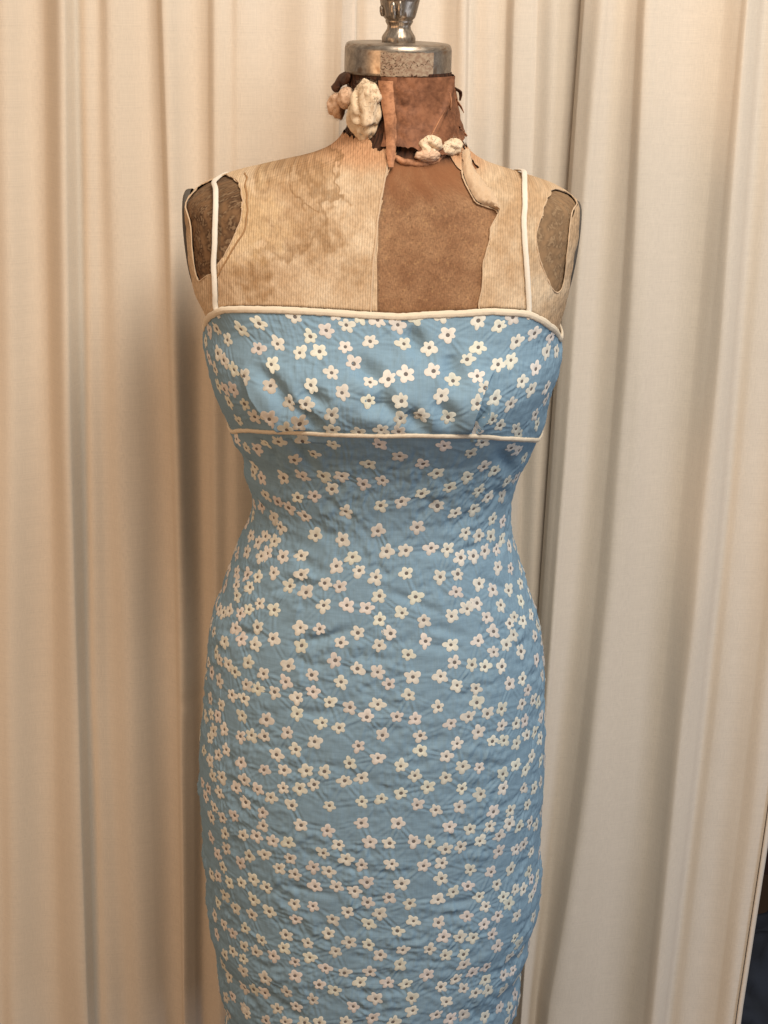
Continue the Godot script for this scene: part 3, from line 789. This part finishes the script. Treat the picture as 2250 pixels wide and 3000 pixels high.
func dress_form():
	var o = root3("dress_form")
	tag(o, "worn vintage dress form with torn tan jersey, metal neck cap and finial", "dress form")
	# core
	var P := PackedVector3Array()
	var UV := PackedVector2Array()
	var nphi = 300
	var ysl := PackedFloat32Array()
	var y = 0.45
	while y < 1.459:
		ysl.append(y)
		y += 0.02 if y < 1.2 else 0.003
	for j in ysl.size():
		var yy = ysl[ysl.size() - 1 - j]
		for i in nphi + 1:
			var phi = -PI + TAU * i / nphi
			var h = 0.0005 * nz.get_noise_3d(phi * 9.0, yy * 60.0, 0.0)
			if absf(phi) > 0.8: h += 0.0009 * nz.get_noise_3d(phi * 22.0, yy * 140.0, 4.0)
			P.append(body(phi, yy, h - 0.014 * smoothstep(-0.004, -0.03, yy - neckline(phi)) - 0.003 * smoothstep(0.0, -0.005, yy - neckline(phi))))
			UV.append(Vector2(float(i) / nphi, (1.47 - yy) / 0.27))
	var core = part("torso", grid_mesh(P, UV, nphi + 1, ysl.size()), M.core, o)
	tag(core, "bare brown lining and papier-mache under the torn cover")
	# jersey cover with its holes
	var phis := PackedFloat32Array()
	var ph = -PI
	while ph < PI:
		phis.append(ph)
		ph += 0.0075 if absf(ph) < 1.85 else 0.03
	phis.append(PI)
	var nx = phis.size()
	var ny = 145
	var Q := []
	Q.resize(nx * ny)
	var inside := PackedByteArray()
	inside.resize(nx * ny)
	for j in ny:
		for i in nx:
			var phi = phis[i]
			var top = 1.396 + 0.008 * smoothstep(-0.35, -0.6, phi) * smoothstep(-3.1, -2.0, phi) + 0.003 * nz.get_noise_2d(phi * 7.0, 2.0) + 0.0012 * nz.get_noise_2d(phi * 40.0, 2.0)
			var q = Vector2(phi, lerpf(top, 1.222, float(j) / (ny - 1)))
			# pull points that lie near a torn edge onto the edge
			for h in HOLES:
				var best = 1.0
				var bq = q
				for k in h.size():
					var a = h[k]
					var b = h[(k + 1) % h.size()]
					if minf(a.x, b.x) - q.x > 0.02 or q.x - maxf(a.x, b.x) > 0.02 or minf(a.y, b.y) - q.y > 0.003 or q.y - maxf(a.y, b.y) > 0.003: continue
					var c = Geometry2D.get_closest_point_to_segment(q, a, b)
					var dd = ((c - q) * Vector2(0.155, 1.0)).length()
					if dd < best:
						best = dd
						bq = c
				if best < 0.0011: q = bq
			Q[j * nx + i] = q
	var keep := PackedByteArray()
	keep.resize((nx - 1) * (ny - 1))
	for j in ny - 1:
		for i in nx - 1:
			var m = (Q[j * nx + i] + Q[j * nx + i + 1] + Q[(j + 1) * nx + i] + Q[(j + 1) * nx + i + 1]) * 0.25
			keep[j * (nx - 1) + i] = 0 if inside_hole(m) else 1
	P = PackedVector3Array()
	UV = PackedVector2Array()
	for k in nx * ny:
		var q = Q[k]
		var h = 0.0019 + 0.0007 * nz.get_noise_2d(q.x * 12.0, q.y * 50.0)
		h -= 0.006 * smoothstep(0.002, -0.006, q.y - neckline(q.x))
		var p = body(q.x, q.y) + body_n(q.x, q.y) * h
		P.append(p)
		UV.append(Vector2(p.x / 0.44 + 0.5, (1.43 - q.y) / 0.21))
	var cover = part("jersey_cover", grid_mesh(P, UV, nx, ny, false, keep), M.jersey, o)
	tag(cover, "stained tan rib-knit cover, torn open on the right of the chest")
	# frayed edges of the holes: the cut cloth has a thickness
	for hi in 3:
		var e := PackedVector3Array()
		var rr := PackedFloat32Array()
		var poly = HOLES[hi]
		var pts := []
		for k in poly.size():
			if hi < 2 or (poly[k].y < 1.383 and poly[k].x > 0.12): pts.append(poly[k])
		for q in resample(pts, 90):
			e.append(body(q.x, q.y) + body_n(q.x, q.y) * 0.0018)
			rr.append(0.0005 + 0.0007 * absf(nz.get_noise_2d(q.x * 60.0, q.y * 300.0)))
		part("frayed_edge", tube_mesh(e, rr, 6, null, 1.0, 0.5, 900.0), M.flap, o)
	# seams
	for a in [C_SEAM, A_SEAM]:
		var e := PackedVector3Array()
		var nn := []
		var rr := PackedFloat32Array()
		for q in resample(curve(a), 60):
			e.append(body(q.x, q.y) + body_n(q.x, q.y) * 0.0022)
			nn.append(body_n(q.x, q.y))
			rr.append(0.0010 if a == C_SEAM else 0.0008)
		part("seam", tube_mesh(e, rr, 8, nn, 0.5, 0.3, 500.0), M.flap if a == C_SEAM else M.stitch, o)
	# the folded-back flap of jersey at the neck and the torn bib's inner binding
	var fl = part("torn_flap", patch_mesh(curve(FLAP_L), curve(FLAP_R), 0.0032, 0.0045, 30, 12, 0.0015), M.flap, o)
	tag(fl, "pale folded-back flap of torn jersey")
	# arm plates
	for s in [-1.0, 1.0]:
		var pl = Node3D.new()
		put(pl, "arm_plate", o)
		var pr = prof_at(1.309)
		pl.position = Vector3(pr[0] + s * (pr[1] - 0.0012), 1.304, -0.006)
		var prof := [Vector2(0.0002, 0.0035), Vector2(0.7, 0.0035), Vector2(0.93, 0.003), Vector2(0.985, 0.0015), Vector2(1.0, 0.0), Vector2(1.0, -0.004)]
		var mesh = lathe(prof, Vector3.ZERO, 48)
		var d := MeshInstance3D.new()
		d.mesh = mesh
		d.material_override = M.plate
		put(d, "plate", pl)
		# lathe axis y -> x; radii: 58 mm high, 40 mm deep
		var bx = Vector3(0, 0.046, 0)
		var by = Vector3(s, 0, 0)
		var bz = Vector3(0, 0, 0.043)
		d.basis = Basis(bx, by, bz)
		pl.rotation.z = -s * 0.115
	neck(o)
	# stand below the skirt
	part("pole", tube_mesh(PackedVector3Array([Vector3(0, 0.03, 0), Vector3(0, 0.25, 0), Vector3(0, 0.5, 0)]), PackedFloat32Array([0.014, 0.014, 0.014]), 16), M.iron, o)
	part("base", lathe([Vector2(0.0, 0.05), Vector2(0.03, 0.05), Vector2(0.05, 0.035), Vector2(0.19, 0.018), Vector2(0.2, 0.01), Vector2(0.2, 0.001), Vector2(0.0, 0.001)], Vector3.ZERO), M.iron, o)

func npt(sx: float, sy: float, lift: float) -> Vector3:
	# a point on the front of the neck: millimetres right of and below the middle of the cap's lower rim
	var y = 1.456 - sy * 0.00088
	var p = prof_at(y)
	var x = sx * 0.001
	var t = clampf((x - p[0]) / p[1], -0.999, 0.999)
	var z = p[2] * sqrt(1.0 - t * t)
	var nrm = Vector3(t, 0, sqrt(1.0 - t * t))
	var ex = 0.0
	if absf((x - p[0]) / p[1]) > 0.999: ex = x - p[0] - t * p[1]
	return Vector3(p[0] + t * p[1] + ex, y, z) + nrm * lift

func blob(called: String, c: Array, r: Array, grooves: Array, o: Node, mat: Material, seed_: float) -> MeshInstance3D:
	# a tuft of stuffing: c = across, down, out from the neck; r = its half sizes; all in millimetres. Grooves are creases across its face.
	var at = npt(c[0], c[1], c[2] * 0.001)
	var out_d = npt(c[0], c[1], 0.02) - npt(c[0], c[1], 0.0)
	out_d = out_d.normalized()
	var right = Vector3.UP.cross(out_d).normalized()
	var P := PackedVector3Array()
	var UV := PackedVector2Array()
	for j in 41:
		for i in 61:
			var a = TAU * i / 60.0
			var b = PI * (0.5 - j / 40.0)
			var d = Vector3(cos(b) * sin(a), sin(b), cos(b) * cos(a))
			var k = 1.10 + 0.26 * nz.get_noise_3dv(d * 0.8 + Vector3.ONE * seed_) + 0.06 * nz.get_noise_3dv(d * 1.7 + Vector3.ONE * seed_) + 0.03 * nz.get_noise_3dv(d * 11.0)
			var q = Vector2(c[0] + d.x * r[0], c[1] - d.y * r[1])
			if d.z > -0.2:
				for g in grooves:
					for n in g.size() - 1:
						var e = Geometry2D.get_closest_point_to_segment(q, Vector2(g[n][0], g[n][1]), Vector2(g[n + 1][0], g[n + 1][1]))
						k -= 0.0 if e.distance_to(q) > 5.0 else 0.42 * exp(-pow(e.distance_to(q) / 2.2, 2.0)) / maxf(1.0, float(g.size() - 1) * 0.5)
			P.append(at + (right * d.x * r[0] + Vector3.UP * d.y * r[1] + out_d * d.z * r[2] * (1.0 if d.z > 0.0 else 0.6)) * k * 0.001)
			UV.append(Vector2(i / 60.0, j / 40.0))
	var w = part(called, grid_mesh(P, UV, 61, 41), mat, o)
	var FP := PackedVector3Array()
	var FN := PackedVector3Array()
	var FI := PackedInt32Array()
	var ran := RandomNumberGenerator.new()
	ran.seed = int(seed_ * 100.0) + 5
	for n in int(r[0] * r[1] * 3.0):
		var k = ran.randi_range(3, 37) * 61 + ran.randi_range(0, 59)
		var p = P[k]
		var nn = (p - at).normalized()
		if nn.dot(out_d) < -0.5: continue
		var side = nn.cross(Vector3(ran.randf() - 0.5, ran.randf() - 0.5, ran.randf() - 0.5)).normalized()
		var len = ran.randf_range(0.002, 0.0065)
		var wide = side.cross(nn).normalized() * ran.randf_range(0.00004, 0.00010)
		var b0 = FP.size()
		for s in 4:
			var u = s / 3.0
			var q = p + side * len * u + nn * (0.0001 + len * ran.randf_range(0.15, 0.6) * sin(u * 2.2))
			FP.append(q - wide * (1.1 - u))
			FP.append(q + wide * (1.1 - u))
			FN.append(nn)
			FN.append(nn)
		for s in 3:
			var a = b0 + s * 2
			FI.append_array(PackedInt32Array([a, a + 1, a + 2, a + 1, a + 3, a + 2]))
	var fb = part("cotton_fibres", arr_mesh(FP, FN, null, FI), mat, w)
	tag(fb, "", "", "", "stuff")
	return w

func wad(called: String, pts: Array, r: float, lump: float, o: Node, mat: Material):
	var s = []
	for p in pts: s.append(npt(p[0], p[1], p[2] * 0.001))
	var q = spline(s, 9)
	return part(called, tube_mesh(q, capped(q.size(), r, 0.22), 18, null, 1.0, lump, 110.0), mat, o)

func neck(o: Node3D):
	var c = Vector3(0.0005, 1.456, 0.0)
	# cap
	part("neck_cap", lathe([Vector2(0.0, 0.0265), Vector2(0.03, 0.0268), Vector2(0.0435, 0.0262), Vector2(0.0452, 0.0252), Vector2(0.0463, 0.0228), Vector2(0.0467, 0.021), Vector2(0.0468, 0.012), Vector2(0.0468, 0.003), Vector2(0.0464, 0.0006), Vector2(0.0455, 0.0), Vector2(0.03, 0.0)], c, 96), M.steel, o)
	# worn label wrapped on the cap
	var P := PackedVector3Array()
	var UV := PackedVector2Array()
	for j in 7:
		for i in 25:
			var u = i / 24.0
			var v = j / 6.0
			var a = lerpf(-0.32, 0.70, u)
			var ragged = 0.0009 * nz.get_noise_2d(u * 9.0, v * 2.0)
			P.append(c + Vector3(sin(a) * 0.0471, lerpf(0.0205, 0.001, v) + ragged, cos(a) * 0.0471))
			UV.append(Vector2(u, v))
	var lb = part("worn_label", grid_mesh(P, UV, 25, 7), M.label, o)
	tag(lb, "scuffed tan label, its writing worn away")
	# finial: cast knob, goes on above the frame
	var t = 0.0268
	var fin := [Vector2(0.0, 0.100), Vector2(0.006, 0.0985), Vector2(0.014, 0.092), Vector2(0.0215, 0.078), Vector2(0.0245, 0.062), Vector2(0.0235, 0.051), Vector2(0.0208, 0.0425), Vector2(0.0188, 0.038), Vector2(0.0172, 0.0350), Vector2(0.0168, 0.0335), Vector2(0.0160, 0.0295), Vector2(0.0152, 0.0265), Vector2(0.0144, 0.0225), Vector2(0.0138, 0.0205), Vector2(0.0116, 0.0185), Vector2(0.0120, 0.0172), Vector2(0.0113, 0.0158), Vector2(0.0098, 0.0135), Vector2(0.0104, 0.0108), Vector2(0.0118, 0.0085), Vector2(0.0138, 0.0055), Vector2(0.0146, 0.0035), Vector2(0.0145, 0.0005), Vector2(0.0143, -0.0005)]
	for k in fin.size(): fin[k] = Vector2(fin[k].x, fin[k].y)
	part("finial", lathe(fin, c + Vector3(0, t, 0), 56, 0.0004), M.steel, o)
	for q in [[-0.35, 0.0190, 0.034, 0.0030], [0.02, 0.0205, 0.035, 0.0024], [-1.3, 0.021, 0.030, 0.0022]]:      # cast leaves on the knob
		var s := []
		for k in 4:
			var y = lerpf(q[1], q[2], k / 3.0)
			var r = 0.0140 + 0.16 * (y - 0.019) + 0.0006
			s.append(c + Vector3(sin(q[0]) * r, t + y, cos(q[0]) * r))
		var e = spline(s, 6)
		part("cast_leaf", tube_mesh(e, capped(e.size(), q[3], 0.5), 10, null, 1.0, 0.2, 300.0), M.steel, o)
	# leather round the neck: a torn sheet
	var nx = 64
	var ny = 34
	P = PackedVector3Array()
	UV = PackedVector2Array()
	for j in ny:
		for i in nx:
			var u = float(i) / (nx - 1)
			var phi = lerpf(-0.32, 1.95, u)
			var bot = 1.3970 + 0.0035 * sin(u * 9.0 + 0.6) + 0.002 * nz.get_noise_2d(u * 30.0, 1.0) + 0.004 * smoothstep(0.35, 0.75, u)
			var v = float(j) / (ny - 1)
			var y = lerpf(1.4565, bot, v)
			var p = body(phi, y)
			var n = Vector3(sin(phi), 0, cos(phi))
			# diagonal crease and a flare at the torn hem
			var cr = (phi - 0.95) + (1.437 - y) * 17.0
			var h = 0.0022 + 0.0026 * exp(-pow(cr / 0.07, 2.0)) + 0.0050 * v * v * (0.6 + 0.4 * sin(u * 7.0)) + 0.0009 * nz.get_noise_2d(u * 9.0, v * 5.0)
			P.append(p + n * h)
			UV.append(Vector2(u, v))
	part("neck_leather", grid_mesh(P, UV, nx, ny, false), M.leather, o)
	# hanging strip
	P = PackedVector3Array()
	UV = PackedVector2Array()
	for j in 26:
		var v = j / 25.0
		var w = lerpf(11.5, 6.5, v) if v < 0.85 else lerpf(7.5, 4.0, (v - 0.85) / 0.15)
		var cx = lerpf(-8.5, -1.5, smoothstep(0.0, 0.8, v)) + 1.0 * sin(v * 5.0)
		for i in 7:
			var u = i / 6.0
			P.append(npt(cx + (u - 0.5) * w + 0.4 * nz.get_noise_2d(v * 14.0, u), 3.0 + v * 79.0, 5.5 + 1.5 * sin(PI * u) + 2.5 * sin(v * 3.0) if false else 0.0045 + 0.0010 * sin(PI * u) + 0.002 * sin(v * 3.0)))
			UV.append(Vector2(u, v))
	var st = part("leather_strip", grid_mesh(P, UV, 7, 26), M.leather_pale, o)
	tag(st, "narrow torn leather strip hanging down the neck")
	# dark leather flap that sticks out on the left under the cap
	var dk := []
	for p in [[-38, 3, 3], [-45, 7, 3], [-49, 13, 3], [-54, 19, 1]]: dk.append(npt(p[0], p[1], p[2] * 0.001))
	var e2 = spline(dk, 6)
	part("dark_flap", tube_mesh(e2, PackedFloat32Array(Array(capped(e2.size(), 0.0058, 0.2))), 12, null, 0.55, 0.2, 200.0), M.dark_leather, o)
	# cotton stuffing that bulges out
	blob("cotton_wad", [-24, 34, 4], [15, 23, 10], [[[-28, 18], [-26, 25], [-22, 33], [-24, 39], [-28, 37]], [[-36, 28], [-33, 43], [-28, 47.5], [-12, 46]]], o, M.cotton, 2.0)
	blob("cotton_wad", [-20, 17, 5], [10, 10, 7], [], o, M.cotton, 8.0)
	blob("cotton_wad", [-39, 23, 4], [10, 9, 8], [], o, M.cotton_dull, 4.0)
	blob("cotton_wad", [-50, 32, 0], [13, 10, 9], [], o, M.cotton_dull, 6.0)
	blob("cotton_wad", [28, 63, 6], [10, 8, 7], [[[23, 60], [28, 64], [34, 66]]], o, M.cotton, 11.0)
	blob("cotton_wad", [46, 65, 4], [11, 6.5, 7], [[[40, 65], [46, 67]]], o, M.cotton, 14.0)
	blob("cotton_wad", [26, 71, 5], [10, 5, 6], [], o, M.cotton_dull, 17.0)
	# brown lining that peeps out below the leather
	wad("lining_roll", [[-4, 72, 0], [8, 77, 0], [22, 79, 0], [36, 76, 0], [46, 69, 0]], 0.0030, 0.3, o, M.leather_pale)
	# shreds at the right of the neck
	for s in [[[49, 12, 1.5, 3.0], [53, 16, 3, 2.6], [53, 24, 3, 1.0]], [[50, 22, 1.5, 2.2], [55, 30, 2, 1.6], [59, 36, 1, 0.4]], [[52, 48, 2, 3.0], [57, 54, 2, 2.6], [63, 58, 1, 0.4]], [[43, 14, 3, 1.6], [44, 22, 3.6, 2.0], [44, 30, 3.8, 1.0]], [[40, 28, 4.5, 0.6], [33, 42, 5.2, 1.5], [26, 58, 6.5, 2.2]]]:
		var pts := []
		var rad := PackedFloat32Array()
		for q in s: pts.append(npt(q[0], q[1], q[2] * 0.001))
		var e = spline(pts, 6)
		for k in e.size():
			var f = float(k) / (e.size() - 1) * 1.999
			rad.append(lerpf(s[int(f)][3], s[int(f) + 1][3], f - int(f)) * 0.001)
		part("leather_shred", tube_mesh(e, rad, 8, null, 0.4, 0.2, 300.0), M.dark_leather if s[0][0] == 49 else M.leather_pale, o)

# ---- the dress -------------------------------------------------------------------------
func neckline(phi: float) -> float:
	return line_at(neck_x, neck_y, phi)

func seam_line(phi: float) -> float:
	return line_at(seam_x, seam_y, phi)

func cloth_sheet(lo: Callable, hi: Callable, rows: int, phis: PackedFloat32Array) -> ArrayMesh:
	var P := PackedVector3Array()
	var UV := PackedVector2Array()
	for j in rows:
		var v = float(j) / (rows - 1)
		for i in phis.size():
			var phi = phis[i]
			var a: float = lo.call(phi)
			var b: float = hi.call(phi)
			var y = lerpf(b, a, v)
			P.append(cloth(phi, y))
			UV.append(Vector2(phi * 0.155, y))
	return grid_mesh(P, UV, phis.size(), rows)

func fit_piece(f: Vector2, p: Vector2) -> Vector2:
	# embroidery is cut off where its piece of cloth ends under a piping
	var s = seam_line(p.x)
	if f.y > seam_line(f.x): return Vector2(p.x, clampf(p.y, s + 0.0004, neckline(p.x) - 0.0012))
	return Vector2(p.x, minf(p.y, s - 0.0004))

func flower_shape(f: Vector2, seed_: int, size: float) -> Array:
	# five uneven embroidered petals round an eyelet, laid on the cloth: petals (points, normals, colours, indices) and the eyelet's
	var r := RandomNumberGenerator.new()
	r.seed = seed_ * 7919 + 13
	var rot = r.randf() * TAU
	var n0 = body_n(f.x, f.y)
	var su = (body(f.x + 0.01, f.y) - body(f.x - 0.01, f.y)).length() / 0.02
	var sv = (body(f.x, f.y + 0.004) - body(f.x, f.y - 0.004)).length() / 0.008
	var P := PackedVector3Array()
	var N := PackedVector3Array()
	var C := PackedColorArray()
	var I := PackedInt32Array()
	var tone = Color(0.83, 0.83, 0.77).lerp(Color(0.83, 0.795, 0.77), r.randf()).srgb_to_linear() * r.randf_range(0.86, 1.04)
	var n = 30
	var len := []
	for k in 5: len.append(r.randf_range(0.72, 1.12))
	var hole = 0.00165 * r.randf_range(0.82, 1.12)
	var e = r.randf_range(-0.25, 0.25)
	var e2 = r.randf_range(0.0, 0.16)
	var e3 = r.randf() * TAU
	for ring in 3:
		for i in n:
			var a = TAU * i / n
			var pk = fposmod((a + e2 * sin(a * 2.0 + e3)) / TAU * 5.0, 5.0)
			var k = int(pk) % 5
			var w = absf(sin(PI * (pk - int(pk))))
			var L = lerpf(len[k], (len[k] + len[(k + 4) % 5]) * 0.5 if pk - int(pk) < 0.5 else (len[k] + len[(k + 1) % 5]) * 0.5, 1.0 - w)
			var out_r = size * L * (0.50 + 0.50 * pow(w, 0.7))
			var rad = [hole, lerpf(hole, out_r, 0.55), out_r][ring]
			var d = Vector2(cos(a + rot + e * sin(a)), sin(a + rot + e * sin(a))) * rad
			var lift = [0.00025, 0.0005, 0.0002][ring]
			var p = fit_piece(f, Vector2(f.x + d.x / su, f.y + d.y / sv))
			P.append(cloth(p.x, p.y, lift))
			var tu = Vector3(cos(f.x), 0, -sin(f.x))
			var side = (tu * d.x + Vector3.UP * d.y).normalized()
			N.append((n0 + side * [-0.25, 0.0, 0.22][ring]).normalized())
			var g = r.randf_range(0.93, 1.04)
			C.append(Color(tone.r * g, tone.g * g, tone.b * g))
	for ring in 2:
		for i in n:
			var a = ring * n + i
			var b = ring * n + (i + 1) % n
			var c = a + n
			var d = b + n
			I.append_array(PackedInt32Array([a, b, c, b, d, c]))
	var HP := PackedVector3Array([cloth(f.x, f.y, 0.00012)])
	var HN := PackedVector3Array([n0])
	var HI := PackedInt32Array()
	for i in 10:
		var a = TAU * i / 10
		var hp = fit_piece(f, Vector2(f.x + cos(a) * hole * 1.12 / su, f.y + sin(a) * hole * 1.12 / sv))
		HP.append(cloth(hp.x, hp.y, 0.00018))
		HN.append(n0)
		HI.append_array(PackedInt32Array([0, 1 + (i + 1) % 10, 1 + i]))
	return [P, N, C, I, HP, HN, HI]

func flower_mesh(list: Array) -> ArrayMesh:
	var P := PackedVector3Array()
	var N := PackedVector3Array()
	var C := PackedColorArray()
	var I := PackedInt32Array()
	var HP := PackedVector3Array()
	var HN := PackedVector3Array()
	var HI := PackedInt32Array()
	for s in list:
		var a = P.size()
		var h = HP.size()
		P.append_array(s[0])
		N.append_array(s[1])
		C.append_array(s[2])
		for k in s[3]: I.append(a + k)
		HP.append_array(s[4])
		HN.append_array(s[5])
		for k in s[6]: HI.append(h + k)
	var m = arr_mesh(P, N, null, I, null, C)
	m = arr_mesh(HP, HN, null, HI, m)
	m.surface_set_material(0, M.petal)
	m.surface_set_material(1, M.hole)
	return m

func dress():
	var o = root3("dress")
	tag(o, "pale blue sleeveless sundress with white embroidered eyelet flowers and cream piping, on the dress form", "dress")
	var phis := PackedFloat32Array()
	var ph = -PI
	while ph < PI:
		phis.append(ph)
		ph += 0.0078 if absf(ph) < 1.8 else 0.03
	phis.append(PI)
	var fine := PackedFloat32Array()
	ph = -PI
	while ph < PI:
		fine.append(ph)
		ph += 0.0052 if absf(ph) < 1.8 else 0.03
	fine.append(PI)
	var bodice = part("bodice", cloth_sheet(seam_line, neckline, 125, fine), M.dress, o)
	tag(bodice, "blue bodice with gathered bust darts between two cream pipings")
	var skirt = part("skirt", cloth_sheet(func(_p): return 0.40, seam_line, 540, phis), M.dress, o)
	# piping
	var ring = func(line: Callable, lift: float, drop: float) -> Array:
		var e := PackedVector3Array()
		var nn := []
		for i in range(0, phis.size(), 2):
			var y: float = line.call(phis[i])
			e.append(body(phis[i], y - drop, 0.0045) + body_n(phis[i], y - drop) * lift)
			nn.append(body_n(phis[i], y - drop))
		e.append(e[0])
		nn.append(nn[0])
		return [e, nn]
	var a = ring.call(neckline, 0.0004, 0.0022)
	var rr := PackedFloat32Array()
	rr.resize(a[0].size())
	rr.fill(0.0031)
	part("neckline_piping", tube_mesh(a[0], rr, 10, a[1], 0.5, 0.16, 260.0), M.piping, o)
	a = ring.call(seam_line, 0.0006, 0.0)
	rr.resize(a[0].size())
	rr.fill(0.0023)
	part("underbust_piping", tube_mesh(a[0], rr, 10, a[1], 0.6, 0.16, 260.0), M.piping, o)
	# straps: up the front, over the shoulder, down the back
	for s in [STRAP_L, STRAP_R]:
		var f = curve(s).filter(func(q): return absf(q.x) < 1.45)
		f.reverse()
		var pts := []
		var q0 = f[0]
		pts.append(body(q0.x, q0.y - 0.008) + body_n(q0.x, q0.y - 0.008) * 0.004)
		for q in f: pts.append(body(q.x, q.y) + body_n(q.x, q.y) * 0.0042)
		var last = pts[-1]
		var over = body(signf(f[-1].x) * PI * 0.5, f[-1].y)
		pts.append(Vector3(lerpf(last.x, over.x, 0.3), maxf(last.y, over.y) + 0.0035, (last.z - 0.01) * 0.5))
		for i in f.size():
			var q = f[f.size() - 1 - i]
			var sg = signf(q.x)
			var p = body(sg * (PI - absf(q.x)), q.y)
			pts.append(p + body_n(sg * (PI - absf(q.x)), q.y) * 0.0042)
		var q9 = pts[-1]
		pts.append(q9 + Vector3(0, -0.03, 0))
		var e = spline(pts, 6)
		var nn := []
		for i in e.size(): nn.append(Vector3(0, 0.25, 1.0).normalized() if e[i].z > 0.0 else Vector3(0, 0.6, -1).normalized())
		var rad := PackedFloat32Array()
		rad.resize(e.size())
		rad.fill(0.0024)
		part("shoulder_strap", tube_mesh(e, rad, 10, nn, 0.45, 0.08, 200.0), M.strap, o)
	# flowers
	var fl = curve(FLOWERS_A) + curve(FLOWERS_B)
	var order := []
	for i in fl.size(): order.append([absf(fl[i].x), i])
	order.sort_custom(func(x, y): return x[0] < y[0])
	var rest_b := []
	var rest_s := []
	var shown = 0
	for k in order:
		var f = fl[k[1]]
		var s = seam_line(f.x)
		var up = f.y > s
		var nl = neckline(f.x)
		if f.y > nl - 0.003: f.y = nl - 0.003
		if absf(f.y - s) < 0.003: f.y = s + (0.003 if up else -0.003)
		var sh = flower_shape(f, k[1], 0.0077)
		shown += 1
		if shown <= 300: part("embroidered_flower", flower_mesh([sh]), null, bodice if up else skirt)
		elif up: rest_b.append(sh)
		else: rest_s.append(sh)
	# the flowers round the sides and back, and down to the hem
	var spots := []
	var tries = 0
	while tries < 9000:
		tries += 1
		var f = Vector2(rng.randf_range(-PI, PI), rng.randf_range(0.415, 1.225))
		if absf(f.x) < 1.42 and f.y > 0.535: continue
		if absf(f.y - seam_line(f.x)) < 0.010: continue
		var ok = true
		for g in spots:
			if ((f - g) * Vector2(0.155, 1)).length() < 0.0205:
				ok = false
				break
		if ok:
			for g in fl:
				if ((f - g) * Vector2(0.155, 1)).length() < 0.017:
					ok = false
					break
		if ok: spots.append(f)
	for i in spots.size():
		var sh = flower_shape(spots[i], 1000 + i, 0.0077)
		if spots[i].y > seam_line(spots[i].x): rest_b.append(sh)
		else: rest_s.append(sh)
	var x = part("flower_embroidery", flower_mesh(rest_b), null, bodice)
	tag(x, "", "", "", "stuff")
	x = part("flower_embroidery", flower_mesh(rest_s), null, skirt)
	tag(x, "", "", "", "stuff")
